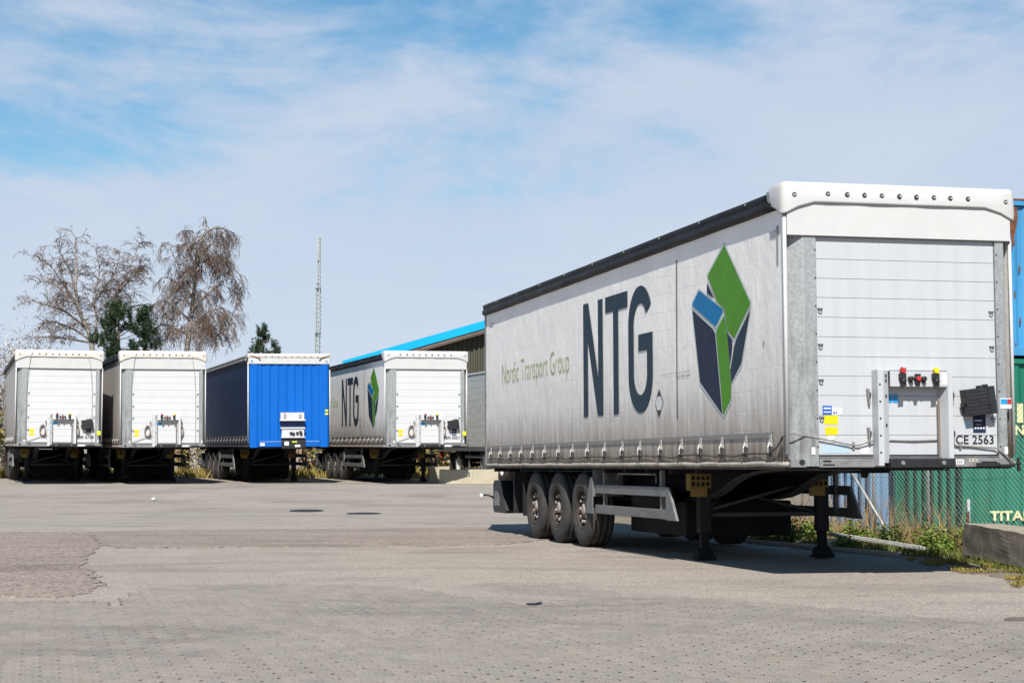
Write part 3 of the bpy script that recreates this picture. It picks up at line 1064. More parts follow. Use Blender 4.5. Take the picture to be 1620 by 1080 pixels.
    # ---- printing
    if logo:
        for k, m_, dx_ in (('key', M_key, -0.0060), ('green_top', M_lgreen, -0.0075), ('blue', M_lblue, -0.0075), ('navy_left', M_navy, -0.0075), ('stem', M_lgreen, -0.0075),
                           ('tiny', M_navy, -0.0075), ('inner', M_navy, -0.0075), ('navy_right', M_teal, -0.0075)):
            if k == 'key':
                continue
            P('emblem_piece', 'logo_' + k, lambda m: g_print(m, k, dx_), m_)

        def g(m):
            for k in ('green_top', 'blue', 'navy_left', 'stem', 'navy_right'):
                p = POLY[k]
                cy_, cz_ = sum(q[0] for q in p) / len(p), sum(q[1] for q in p) / len(p)
                for (a, c) in zip(p, p[1:] + p[:1]):
                    def o(q):
                        d = Vector((q[0] - cy_, q[1] - cz_)).normalized() * 0.035
                        return (q[0] + d.x, q[1] + d.y)
                    a2, c2 = o(a), o(c)
                    m.add([(-0.0055, a[0], a[1]), (-0.0055, c[0], c[1]), (-0.0055, c2[0], c2[1]), (-0.0055, a2[0], a2[1])], [(0, 1, 2, 3)])
        P('emblem_keyline', 'logo_keyline', g, M_key)
        for k in 'NTG':
            P('company_letter', 'letter_' + k, lambda m: g_print(m, k), M_teal)
        P('divider_rule', 'logo_rule', lambda m: g_print(m, 'rule'), M_ink)
        dm = P('hazard_diamond', 'logo_dia', lambda m: g_print(m, 'diamond', -0.006), M_paper)
        link('diamond_corner', cm('dia_top', lambda m: g_print(m, 'dia_top', -0.0085)), M_ink, dm)
        link('diamond_corner', cm('dia_bot', lambda m: g_print(m, 'dia_bot', -0.0085)), M_ink, dm)

        def g(m):
            p = POLY['diamond']
            for a, c in zip(p, p[1:] + p[:1]):
                m.tube([(-0.007, a[0], a[1]), (-0.007, c[0], c[1])], 0.003, 4)
        link('diamond_outline', cm('dia_out', g), M_ink, dm)
        tm = text_mesh('tagline', 'Nordic Transport Group', 4.18, 0.36, -0.018)
        link('company_lettering', tm, M_tag, t, M=Matrix.Translation((-0.007, 12.36, 1.395 + BH)) @ Matrix.Rotation(R(-90), 4, 'Z'))
    # T shaped shadow at the curtain corner, laid on as grey bars
    if style == 'main':
        M_scuff = mat('scuff', (0.26, 0.25, 0.24), 0.8, var=0.4, scale=30)
        for k, (y0, y1, z0, w) in enumerate([(2.95, 4.0, 1.13, 0.004), (2.95, 3.45, 1.08, 0.010), (3.05, 3.22, 1.42, 0.004), (0.62, 0.65, 1.30, 0.04)]):
            def g(m):
                r_ = random.Random(k)
                n = 14
                up = [(-0.0078, y0 + (y1 - y0) * q / n, z0 + 0.003 * math.sin(q * 0.9 + k) + w * r_.uniform(0.1, 1.0)) for q in range(n + 1)]
                dn = [(-0.0078, y0 + (y1 - y0) * q / n, z0 + 0.003 * math.sin(q * 0.9 + k) - w * r_.uniform(0.0, 0.9)) for q in range(n + 1)]
                m.add(up + dn, [(q, q + 1, n + 2 + q, n + 1 + q) for q in range(n)])
            P('scuff_mark', 'scuff%d' % k, g, M_scuff)
        P('grey_bar', 'tpatch', lambda m: (m.box(-0.008, -0.003, 0.20, 0.245, 2.10, 2.50)), mat('grey_patch', (0.33, 0.345, 0.37), 0.6, var=0.1))
        P('grey_bar', 'tpatch2', lambda m: (m.box(-0.008, -0.003, 0.245, 0.42, 2.40, 2.46)), mat('grey_patch', (0.33, 0.345, 0.37), 0.6, var=0.1))
        P('grey_bar', 'tpatch3', lambda m: (m.box(-0.008, -0.003, 13.0, 13.28, 2.45, 2.50)), mat('grey_patch', (0.33, 0.345, 0.37), 0.6, var=0.1))

    # ---- front wall
    wm = M_white if style == 'main' else M_white2
    if not blue:
        for za, zb_ in zip(LINES, LINES[1:]):
            P('front_panel', 'fp%.3f' % za, lambda m: m.box(0.331, 2.369, 0.030, 0.06, zb_ + 0.0016, za - 0.0016), wm, bev=0.0025)
        P('panel_backing', 'fback', lambda m: m.box(0.3, 2.4, 0.061, 0.08, 0.05, 2.6), wm)
        P('corner_post', 'post_l', lambda m: g_post(m, False), M_galv)
        P('corner_post', 'post_r', lambda m: g_post(m, True), M_galv)
        for x in (0.315, 2.388):
            for k in range(8):
                P('post_bolt', 'pbolt', lambda m: m.lathe([(0.010, 0.002), (0.008, -0.006), (0, -0.007)], 6, 'y'), M_ink, loc=(x, 0, 0.2 + 0.29 * k))
        P('front_flap', 'flap', lambda m: m.box(0.0, TW, -0.022, -0.006, 2.372, 2.80), M_vinyl, bev=0.006)
        hm = {'main': M_vinyl, 'logo': M_vinyl, 'plain': M_cream}[style]
        ho = P('roof_hood', 'hood', g_hood, hm, True)
        sol = ho.modifiers.new('thick', 'SOLIDIFY')
        sol.thickness = 0.008
        eye = [0.40, 0.615, 0.81, 1.005, 1.205, 1.40, 1.60, 1.79, 1.995]
        for x in [0.08] + [e_ + 0.05 for e_ in eye] + [2.49]:
            y = -0.052 if 0.2 < x < 2.4 else -0.042
            eo = link('eyelet', cm('eyelet', lambda m: m.torus((0, 0, 0), 0.020, 0.007, 'y', 12, 5), True), M_ink, t,
                      M=Matrix.Translation((x, y, BH + (2.808 if 0.2 < x < 2.4 else 2.79))))
            link('eyelet_pin', cm('eyepin', lambda m: m.box(-0.006, 0.016, -0.012, 0.0, -0.008, 0.008)), M_bright, eo)
        P('bottom_rail', 'brail', lambda m: (m.box(0.331, 2.369, 0.0, 0.07, -0.012, 0.088), m.box(0.331, 2.369, -0.008, 0.03, 0.088, 0.098)), M_steel, bev=0.003)
        P('front_sill', 'fsill', lambda m: m.box(0.331, 2.369, 0.02, 0.06, 0.098, 0.113), M_ink)
        for x in (0.02, 2.37):
            P('corner_casting', 'ccast%.2f' % x, lambda m: m.box(x - 0.005, x + 0.165, -0.006, 0.12, -0.012, 0.075), M_steel, bev=0.005)
        P('latch_hole', 'lhole', lambda m: m.lathe([(0.032, 0.0), (0.030, -0.003), (0.0, -0.0035)], 14, 'y'), M_ink, loc=(0.135, -0.006, 0.04))
        P('lashing_slot', 'lslot', lambda m: (m.box(0.37, 0.46, -0.004, 0.01, 0.045, 0.062), m.box(0.37, 0.50, -0.004, 0.01, 0.008, 0.022)), M_ink)
        P('latch_bar', 'lbar', lambda m: (m.box(2.10, 2.36, -0.035, 0.0, -0.010, 0.03), m.box(2.36, 2.53, -0.045, 0.0, -0.016, 0.016), m.box(2.16, 2.33, -0.03, 0.0, 0.03, 0.045),
                                          m.tube([(2.50, -0.04, 0.0), (2.58, -0.03, 0.03), (2.59, -0.02, 0.09)], 0.012, 6), m.box(2.57, 2.60, -0.03, 0.0, -0.06, 0.08)), M_black, bev=0.004)
        # reflectors
        for x in (0.262, 2.45):
            P('reflector', 'refl', lambda m: m.box(-0.02, 0.02, -0.008, 0.0, 0.12, 0.195), M_plate, loc=(x, 0, 0))
        # gladhand bracket
        P('coupling_bracket', 'cb_left', lambda m: (m.box(0.94, 1.0, -0.115, 0.03, 0.0, 0.995), m.prism([(1.0, -0.115), (1.085, -0.06), (1.085, 0.03), (1.0, 0.03)], 'xy', 0.03, 0.99)), wm, bev=0.004)
        P('coupling_bracket', 'cb_right', lambda m: (m.box(1.735, 1.79, -0.115, 0.03, 0.0, 0.975), m.prism([(1.735, -0.115), (1.735, 0.03), (1.69, 0.03), (1.70, 0.0)], 'xy', 0.03, 0.97)), wm, bev=0.004)
        P('coupling_plate', 'cb_top', lambda m: (m.box(1.085, 1.735, -0.105, -0.09, 0.818, 0.99), m.box(1.085, 1.735, -0.105, 0.03, 0.975, 0.99)), wm, bev=0.003)
        for k in range(5):
            P('bracket_bolt', 'bbolt', lambda m: m.lathe([(0.011, 0), (0.009, -0.008), (0, -0.009)], 6, 'y'), M_ink, loc=(0.962, -0.115, 0.14 + 0.175 * k))
        for k, zz in enumerate((0.93, 0.88, 0.72, 0.42)):
            P('bracket_slot', 'bslot', lambda m: m.box(-0.01, 0.01, -0.006, 0.004, -0.016, 0.016), M_ink, loc=(1.04, -0.089, zz))
        P('recess_post', 'recpost', lambda m: m.tube([(1.665, -0.03, 0.0), (1.665, -0.03, 0.70)], 0.012, 6), M_fascia)
        P('bumper_bar', 'bumper', lambda m: m.box(1.07, 1.80, -0.13, 0.0, -0.02, 0.078), M_black, bev=0.01, seg=2)
        for x in (1.20, 1.66):
            P('bumper_bolt', 'bumbolt', lambda m: m.lathe([(0.024, 0), (0.02, -0.012), (0, -0.013)], 12, 'y'), M_steel, loc=(x, -0.13, 0.03))

        def g_glad(m):
            m.box(-0.040, 0.030, -0.05, 0.0, -0.01, 0.05)
            m.lathe([(0.028, 0.0), (0.028, -0.06), (0.02, -0.07), (0, -0.07)], 12, 'y', (0.0, 0, -0.03))
            m.box(-0.024, 0.024, -0.06, 0.0, -0.085, -0.05)
            m.tube([(-0.015, -0.03, -0.08), (-0.028, -0.04, -0.105)], 0.010, 6)

        def g_handle(m):
            m.prism([(-0.02, 0.055), (-0.028, 0.09), (-0.012, 0.118), (0.012, 0.095), (0.034, 0.112), (0.03, 0.07), (0.02, 0.05)], 'xz', -0.045, -0.005)
        for x, hmat in ((1.215, M_red), (1.59, M_syellow)):
            go = P('air_coupling', 'glad', g_glad, M_black, loc=(x, -0.105, 0.905), bev=0.004)
            link('coupling_handle', cm('gladh', g_handle), hmat, go, bev=0.003)
        for x, k in ((1.305, 0), (1.38, 1), (1.452, 0)):
            def g_sock(m):
                q = 0.027 if not k else 0.034
                m.lathe([(q, 0.0), (q, -0.05), (q - 0.008, -0.055), (0, -0.055)], 14, 'y')
                if k:
                    m.box(-0.024, 0.024, -0.058, 0.0, 0.025, 0.05)
                    m.prism([(-0.028, -0.02), (0.028, -0.02), (0.014, -0.075), (-0.014, -0.075)], 'xz', -0.05, -0.01)
                else:
                    m.box(-0.008, 0.014, -0.04, 0.0, -0.045, -0.02)
            so = P('power_socket', 'sock%d' % k, g_sock, M_black, loc=(x, -0.105, 0.90), bev=0.003)
            if k:
                link('socket_cap', cm('sockcap', lambda m: m.lathe([(0.027, -0.055), (0.024, -0.068), (0, -0.07)], 12, 'y')), M_red, so)
        P('rating_plate', 'ratepl', lambda m: m.box(1.665, 1.73, -0.108, -0.1, 0.84, 0.965), M_paper)
        P('sticker', 'st_cyan1', lambda m: m.box(1.112, 1.165, 0.0265, 0.03, 0.655, 0.745), M_scyan)
        P('sticker', 'st_cyan2', lambda m: m.box(1.175, 1.232, 0.0265, 0.03, 0.655, 0.745), M_scyan)
        # lashing rings
        for x in (0.372, 2.325):
            for z in (1.62, 1.25, 0.885, 0.50):
                if x > 2 and z < 0.9 and style == 'main' and z > 0.6:
                    continue
                ro_ = P('lashing_ring', 'lring', lambda m: m.torus((0, -0.012, -0.022), 0.020, 0.0045, 'y', 12, 5), M_steel, loc=(x, 0.03, z))
                link('ring_plate', cm('lringp', lambda m: m.box(-0.028, 0.028, -0.012, 0, -0.004, 0.008)), M_ink, ro_)
        # latches beside the bracket
        for x, z in ((0.885, 0.70), (0.885, 0.30), (1.835, 0.70), (1.835, 0.30)):
            lo = P('latch', 'latch', lambda m: m.prism([(-0.012, 0.10), (0.012, 0.10), (0.02, 0.0), (0.022, -0.07), (0.004, -0.07), (-0.004, 0.0)], 'xz', -0.04, 0.0), M_steel, loc=(x, 0.03, z), bev=0.003)
            link('latch_hook', cm('latchh', lambda m: m.tube([(0.0, -0.03, 0.08), (0.02, -0.045, 0.05), (0.014, -0.04, 0.0)], 0.008, 5)), M_ink, lo)
        # stickers
        P('sticker', 'st_y1', lambda m: m.box(0.40, 0.555, 0.0268, 0.031, 0.43, 0.522), M_syellow)
        P('sticker', 'st_y2', lambda m: m.box(0.41, 0.55, 0.0268, 0.031, 0.322, 0.405), M_syellow)
        if style == 'main':
            so = P('sticker', 'st_b1', lambda m: m.box(0.385, 0.487, 0.0268, 0.031, 0.528, 0.622), M_sblue)
            link('sticker_band', cm('st_b1w', lambda m: (m.box(0.395, 0.477, 0.0248, 0.0265, 0.588, 0.602), m.box(0.395, 0.477, 0.0248, 0.0265, 0.552, 0.562))), M_paper, so)
            so = P('sticker', 'st_w1', lambda m: m.box(0.49, 0.60, 0.0268, 0.031, 0.530, 0.600), M_paper)
            link('sticker_mark', cm('st_w1m', lambda m: (m.box(0.50, 0.522, 0.0248, 0.0265, 0.540, 0.558), m.box(0.53, 0.546, 0.0248, 0.0265, 0.540, 0.558))), M_sblue, so)
            P('sticker', 'st_w2', lambda m: m.box(0.44, 0.515, 0.0268, 0.031, 0.245, 0.315), M_paper)
            P('sticker', 'st_g', lambda m: m.prism([(0.44, 0.262), (0.50, 0.262), (0.52, 0.278), (0.46, 0.272)], 'xz', 0.0246, 0.0264), M_sgreen)
            P('rating_sheet', 'st_sheet', lambda m: m.box(0.37, 0.68, 0.0268, 0.031, 0.135, 0.225), M_spale)
            P('sticker', 'st_w3', lambda m: m.box(0.80, 0.89, 0.0268, 0.031, 0.13, 0.225), M_paper)
            P('sticker', 'st_lb', lambda m: m.box(1.99, 2.065, 0.0268, 0.031, 0.39, 0.475), M_spale)
            so = P('sticker', 'st_post', lambda m: m.box(2.395, 2.525, -0.0045, -0.001, 0.60, 0.71), M_paper)
            link('sticker_field', cm('st_postb', lambda m: m.box(2.40, 2.475, -0.0065, -0.0047, 0.645, 0.70)), M_scyan, so)
            link('sticker_field', cm('st_postr', lambda m: m.box(2.476, 2.522, -0.0065, -0.0047, 0.645, 0.70)), M_red, so)
            so = P('fleet_number_plate', 'st_num', lambda m: m.box(1.808, 1.955, -0.006, 0.0, 0.014, 0.066), M_plate)
            link('plate_number', text_mesh('n22325', '22325', 0.115, 0.026, 0.01, 1.15), M_ink, t, M=Matrix.Translation((1.822, -0.0085, BH + 0.028)))
            link('chalk_letters', text_mesh('tLKS', 'LKS', 0.10, 0.036, 0.02), mat('cream_chalk', (0.62, 0.58, 0.42), 0.8, var=0.1), t, M=Matrix.Translation((2.02, -0.0035, BH + 0.040)))
        if style in ('main', 'logo') or plate == 'BR 6758':
            so = P('notice_sticker', 'st_navy', lambda m: m.box(2.09, 2.235, 0.0262, 0.031, 0.345, 0.55), M_navy)
            link('notice_print', cm('st_navyp', lambda m: ([m.box(2.105 + 0.032 * k, 2.125 + 0.032 * k, 0.0242, 0.0260, 0.385, 0.402) for k in range(4)],
                                                           m.box(2.105, 2.19, 0.0242, 0.0260, 0.468, 0.478), m.box(2.12, 2.18, 0.0242, 0.0260, 0.430, 0.434))), M_paper, so)

            def g_box(m):
                m.box(-0.17, 0.165, -0.12, 0.0, -0.14, 0.14)
                for k in range(7):
                    z = -0.11 + 0.037 * k
                    m.box(-0.16, 0.09, -0.1235, -0.118, z - 0.010, z + 0.010)
                m.box(0.09, 0.17, -0.128, -0.01, -0.146, 0.145)
                m.box(-0.20, -0.165, -0.08, -0.03, -0.04, 0.0)
            bo = link('document_box', cm('docbox', g_box), M_black, t, M=Matrix.Translation((2.125, 0.03, BH + 0.672)) @ Matrix.Rotation(R(-7), 4, 'Y'), bev=0.008, seg=2)
            link('box_clip', cm('docclip', lambda m: (m.box(0.0, 0.045, -0.09, -0.04, 0.14, 0.165), m.box(0.07, 0.115, -0.10, -0.04, 0.14, 0.17))), M_black, bo, bev=0.004)
        if plate:
            link('licence_number', text_mesh('pl_' + plate, plate, 0.44, 0.088, 0.030 if row else 0.022, 1.05), M_ink, t, M=Matrix.Translation((1.885, 0.0265, BH + 0.228)))
        if style == 'main':
            P('front_cable', 'fcable', lambda m: m.tube([(-0.03, 0.02, 0.325), (0.05, -0.01, 0.335), (0.33, 0.0, 0.285), (0.70, 0.0, 0.215), (0.78, 0.0, 0.215), (0.95, -0.01, 0.27)], 0.008, 6), M_gcable, True)
            P('front_cable', 'fcable2', lambda m: m.tube([(1.09, 0.02, 0.265), (1.4, 0.015, 0.26), (1.70, 0.02, 0.265)], 0.008, 6), M_gcable, True)
            P('front_cable', 'fcable3', lambda m: m.tube([(1.80, 0.01, 0.25), (1.88, 0.01, 0.21), (2.05, 0.015, 0.20), (2.33, 0.0, 0.185), (2.42, -0.02, 0.12), (2.53, -0.04, 0.01)], 0.009, 6), M_gcable, True)
            for x in (0.72, 1.93):
                P('cable_cleat', 'cleat', lambda m: m.box(-0.012, 0.012, -0.02, 0.0, -0.04, 0.04), M_steel, loc=(x, 0.03, 0.21), bev=0.003)
        else:
            for x0, x1 in ((0.42, 0.30), (2.14, 2.26)):
                P('hood_cord', 'hcord%.2f' % x0, lambda m: m.tube([(x0, -0.055, 2.79), (x0 * 0.5 + x1 * 0.5 - (0.02 if x0 < 1 else -0.02), -0.03, 2.2), (x1, 0.0, 1.62), (x1, 0.0, 0.12)], 0.007, 4), M_gcable) if style == 'plain' else None
            for x in (0.80, 1.80):
                P('hose_coil', 'coil', lambda m: [m.torus((0.006 * k - 0.01, -0.02 * k, 0.01 * k), 0.13, 0.018, 'y', 20, 6, 0.62, 1.25) for k in range(3)],
                  mat('tan_hose', (0.30, 0.25, 0.20), 0.7, var=0.25, scale=20), True, loc=(x, 0.0, 0.47))
            P('front_cable', 'fcabler', lambda m: m.tube([(0.34, 0.0, 0.14), (0.6, 0.0, 0.24), (0.93, -0.01, 0.36)], 0.008, 5), M_gcable, True)
            if plate:
                P('reflective_tag', 'ytag', lambda m: m.box(2.42, 2.53, -0.012, -0.003, 0.34, 0.47), M_lime)
            P('fleet_number_plate', 'st_num2', lambda m: m.box(1.86, 2.06, -0.012, 0.0, 0.0, 0.05), M_plate)
    else:
        # corrugated steel front wall
        def g(m):
            xs_ = []
            n = 8
            x = 0.30
            p = (2.40 - 0.30) / n
            for k in range(n):
                xs_ += [(x, 0.02), (x + p * 0.34, 0.02), (x + p * 0.50, 0.042), (x + p * 0.84, 0.042)]
                x += p
            xs_.append((2.40, 0.02))
            for (a, c) in zip(xs_, xs_[1:]):
                m.add([(a[0], a[1], 0.20), (c[0], c[1], 0.20), (c[0], c[1], 2.60), (a[0], a[1], 2.60)], [(0, 1, 2, 3)])
        P('corrugated_wall', 'bl_corr', g, M_bluep, fix=False)
        P('panel_backing', 'bl_back', lambda m: m.box(0.05, 2.5, 0.08, 0.10, 0.0, 2.7), M_bluep)
        for x in (0.03, 2.24):
            P('corner_post', 'bl_post%.2f' % x, lambda m: m.prism([(x, 0.10), (x, 0.03), (x + 0.06, 0.0), (x + 0.22, 0.0), (x + 0.28, 0.03), (x + 0.28, 0.10)], 'xy', -0.02, 2.60), M_bluep)
        P('bottom_rail', 'bl_rail', lambda m: (m.box(0.31, 2.24, -0.005, 0.07, 0.0, 0.155), m.box(0.31, 2.24, -0.01, 0.07, 0.17, 0.20)), M_bluep, bev=0.004)
        P('rail_strip', 'bl_strip', lambda m: m.box(0.33, 2.22, -0.0105, -0.008, 0.156, 0.169), M_spale)
        P('roof_header', 'bl_head', lambda m: m.box(-0.01, TW + 0.01, -0.02, 0.12, 2.575, 2.775), mat('off_white_header', (0.56, 0.57, 0.56), 0.5, var=0.06, dirt=(0.35, 0.33, 0.29), dirt_amt=0.4), bev=0.01)
        P('roof_hood', 'bl_hood', lambda m: m.prism([(0.0, 2.776), (-0.035, 2.785), (-0.03, 2.86), (0.02, 2.90), (0.4, 2.905), (0.4, 2.776)], 'yz', -0.03, TW + 0.03), M_cream, bev=0.01)
        for k in range(10):
            P('eyelet', 'bleye', lambda m: m.torus((0, 0, 0), 0.022, 0.008, 'y', 12, 5), M_bright, True, loc=(0.32 + 0.205 * k, -0.04, 2.815))
        for x, s_ in ((0.30, 1), (2.28, -1)):
            P('hood_strap', 'bl_strap%.2f' % x, lambda m: m.tube([(x - 0.28 * s_, -0.03, 2.85), (x, -0.05, 2.78), (x + 0.06 * s_, -0.045, 2.70)], 0.018, 5), mat('tan_rope', (0.32, 0.22, 0.13), 0.8, var=0.2), True)
        for x in (0.10, 2.45):
            P('header_ring', 'bl_ring', lambda m: m.torus((0, 0, 0), 0.03, 0.007, 'y', 14, 5), M_scyan, True, loc=(x, -0.028, 2.66))
        P('coupling_plate', 'bl_cp1', lambda m: (m.box(0.98, 1.72, -0.14, 0.0, 0.84, 1.06), m.box(0.96, 1.76, -0.16, 0.0, 0.80, 0.845)), M_white2, bev=0.005)
        P('coupling_plate', 'bl_cp2', lambda m: (m.box(1.02, 1.72, -0.12, 0.0, 0.30, 0.56), m.box(0.98, 1.75, -0.15, 0.0, 0.555, 0.60), m.box(1.0, 1.75, -0.15, 0.0, 0.27, 0.305)), M_white2, bev=0.005)
        P('recess_panel', 'bl_rec', lambda m: m.box(1.0, 1.74, -0.012, 0.0, 0.60, 0.80), mat('deep_blue', (0.006, 0.03, 0.12), 0.5))
        P('bumper_bar', 'bl_bump', lambda m: m.box(1.02, 1.76, -0.10, 0.0, -0.06, 0.24), M_black, bev=0.01)
        for x, c_ in ((1.10, M_red), (1.58, M_syellow)):
            go = P('air_coupling', 'blglad', lambda m: (m.box(-0.025, 0.025, -0.05, 0, -0.08, 0.04), m.tube([(-0.04, -0.04, 0.0), (0.04, -0.05, 0.02)], 0.016, 6)), M_bright, loc=(x, -0.14, 0.99), bev=0.003)
            link('coupling_handle', cm('blgladh', lambda m: m.box(-0.01, 0.02, -0.05, -0.02, 0.04, 0.08)), c_, go)
        for x, z in ((1.30, 0.42), (1.38, 0.40), (1.50, 0.42), (1.60, 0.45), (1.62, 0.39)):
            P('power_socket', 'blsock', lambda m: m.lathe([(0.045, 0), (0.045, -0.05), (0.035, -0.058), (0, -0.058)], 12, 'y'), M_ink, loc=(x, -0.12, z))
        P('sticker', 'bl_s1', lambda m: m.box(1.10, 1.24, -0.106, -0.1, 0.04, 0.16), M_paper)
        P('sticker', 'bl_s2', lambda m: m.box(1.34, 1.50, -0.106, -0.1, 0.13, 0.17), M_lime)
        P('sticker', 'bl_s3', lambda m: m.box(1.43, 1.60, -0.106, -0.1, -0.01, 0.06), M_plate)
        P('sticker', 'bl_s4', lambda m: m.box(0.36, 0.50, -0.011, -0.006, 0.03, 0.12), M_plate)
        for z in (1.02, 1.12):
            P('reflective_tag', 'bl_tag', lambda m: m.box(2.40, 2.50, -0.006, 0.002, -0.03, 0.03), M_lime, loc=(0, 0, z))

    # ---- chassis
    for x in (0.77, 1.78):
        P('chassis_beam', 'beam%.2f' % x, lambda m: g_beam(m, x - 0.065, x + 0.065), M_dark)
        P('beam_flange', 'flange%.2f' % x, lambda m: g_flange(m, x - 0.07, x + 0.07), M_flange)
    P('kingpin_plate', 'kplate', lambda m: (m.box(0.86, 1.69, 0.6, 2.0, -0.045, -0.031), m.lathe([(0.03, -0.13), (0.045, -0.09), (0.045, -0.045)], 12, 'z', (1.275, 0.95, 0))), M_dark)
    for k in range(12):
        P('cross_member', 'xmem', lambda m: m.box(0.04, TW - 0.04, -0.03, 0.03, -0.09, -0.031), M_dark, loc=(0, 2.9 + 0.93 * k, 0))
    for x in (0.0, TW - 0.05):
        P('side_rail', 'srail%.2f' % x, lambda m: m.box(x + 0.012, x + 0.038, 0.15, TL - 0.05, -0.032, 0.0), M_flange if not blue else M_dark)
    for s_, x in ((0, 0.035), (1, TW - 0.035)):
        for y in AXLES:
            Mx = Matrix.Translation((x, y, BH - 0.617)) @ (Matrix.Rotation(R(180), 4, 'Z') if s_ else Matrix.Identity(4)) @ Matrix.Rotation(y * 1.7, 4, 'X')
            wo = link('wheel', cm('rim', g_rim, True), M_rim, t, M=Mx)
            link('tyre', cm('tyre', g_tyre, True), M_tyre, wo)
            link('hub', cm('hub', g_hub), M_nut, wo)
    for y in AXLES:
        P('axle', 'axle', lambda m: m.tube([(0.30, 0, -0.617), (TW - 0.30, 0, -0.617)], 0.07, 10), M_dark, True, loc=(0, y, 0))
    for s_ in (0, 1):
        x0, x1 = (0.03, 0.47) if not s_ else (TW - 0.47, TW - 0.03)
        P('mudguard', 'mudg%d' % s_, lambda m: m.box(x0, x1, 7.12, 11.1, -0.075, -0.06), M_dark)
        P('mud_flap', 'mudf%d' % s_, lambda m: m.box(x0, x1, 11.10, 11.115, -0.80, -0.06), M_dark)
        P('splash_guard', 'splash%d' % s_, lambda m: (m.box(x0, x1, 7.10, 7.118, -0.42, -0.04), m.prism([(7.10, -0.15), (7.10, -0.66), (7.42, -0.66), (7.40, -0.52), (7.20, -0.15)], 'yz', (0.015 if not s_ else TW - 0.028), (0.028 if not s_ else TW - 0.015))), M_guard)
        xs0, xs1 = (0.045, 0.075) if not s_ else (TW - 0.075, TW - 0.045)

        def g(m):
            m.box(xs0, xs1, 4.02, 7.06, -0.375, -0.255)
            m.box(xs0, xs1, 4.02, 7.06, -0.655, -0.535)
            m.prism([(4.02, -0.255), (3.93, -0.255), (3.62, -0.665), (4.02, -0.665)], 'yz', xs0 - 0.003, xs1 + 0.003)
        so = P('side_guard', 'sguard%d' % s_, g, M_guard, bev=0.004)
        for y in (4.30, 6.75):
            link('guard_upright', cm('sgup%d%.1f' % (s_, y), lambda m: m.box(xs1 if not s_ else xs0 - 0.05, xs1 + 0.05 if not s_ else xs0, y - 0.03, y + 0.03, -0.64, -0.05)), M_guard, so)
        P('lamp_housing', 'lamph%d' % s_, lambda m: (m.prism([(12.55, -0.75), (12.62, -0.80), (13.45, -0.80), (13.5, -0.74), (13.5, -0.30), (13.42, -0.24), (12.95, -0.24)], 'yz', (0.10 if not s_ else TW - 0.5), (0.5 if not s_ else TW - 0.10))), M_black, bev=0.012, seg=2)
        P('lamp_lens', 'lens%d' % s_, lambda m: m.box((0.088 if not s_ else TW - 0.1), (0.10 if not s_ else TW - 0.088), 13.02, 13.38, -0.68, -0.42), M_lamp, bev=0.01)
        sg = -1 if not s_ else 1
        bx = 0.10 if not s_ else TW - 0.10
        mo = P('marker_arm', 'marm%d' % s_, lambda m: m.tube([(bx, 13.42, -0.55), (bx + sg * 0.10, 13.45, -0.50), (bx + sg * 0.20, 13.48, -0.50)], 0.018, 6), M_black, True)
        link('marker_lamp', cm('mlamp%d' % s_, lambda m: m.lathe([(0.030, -0.03), (0.030, 0.03), (0, 0.031)], 10, 'y', (bx + sg * 0.22, 13.48, -0.50))), M_plate, mo)
        # landing leg
        lx = 0.50 if not s_ else 2.07
        lo = P('landing_leg', 'leg', g_leg, mat('dark_leg', (0.026, 0.026, 0.027), 0.8, var=0.3, dirt=(0.05, 0.046, 0.042), dirt_amt=0.4, spec=0.2), loc=(lx, 3.9, 0), bev=0.006)
        link('inner_leg', cm('legi', g_innerleg), M_dark, lo)
        link('foot', cm('legf', g_foot), M_dark, lo)
        link('upper_bracket', cm('legb', g_bracket_upper), M_yellow, lo)
        link('lower_bracket', cm('legb2', g_bracket_lower), M_yellow, lo)
    P('leg_brace', 'lbrace', lambda m: (m.tube([(0.5, 3.9, -0.60), (2.02, 3.9, -0.60)], 0.028, 8), m.tube([(0.5, 3.92, -0.58), (1.25, 5.1, -0.32)], 0.022, 6),
                                        m.tube([(2.02, 3.92, -0.58), (1.30, 5.1, -0.32)], 0.022, 6), m.tube([(0.5, 3.91, -0.56), (1.9, 3.91, -0.2)], 0.02, 6)), M_flange, True)
    P('hose_rail', 'hrail', lambda m: m.tube([(0.12, 4.6, -0.22), (0.12, 4.6, -0.10), (0.12, 6.2, -0.10), (0.12, 6.25, -0.18)], 0.014, 6), M_guard, True)
    P('air_tank', 'atank', lambda m: m.lathe([(0.0, 5.0), (0.12, 5.05), (0.15, 5.12), (0.15, 6.2), (0.12, 6.28), (0.0, 6.32)], 16, 'y', (0.45, 0, -0.40)), M_dark, True)
    P('pallet_box', 'pbox', lambda m: m.box(0.55, 2.0, 4.7, 7.0, -0.90, -0.45), M_dark, bev=0.01)  # pallet box, enlarged to darken the see-through gap under the trailer
    P('rear_bumper', 'rbump', lambda m: (m.box(0.12, TW - 0.12, 13.2, 13.32, -0.74, -0.60), m.box(0.6, 0.7, 13.15, 13.25, -0.62, -0.1), m.box(TW - 0.7, TW - 0.6, 13.15, 13.25, -0.62, -0.1)), M_dark)
    P('spray_flap', 'sflap', lambda m: m.box(0.08, TW - 0.08, 11.9, 11.93, -0.78, -0.12), M_black)
    return t


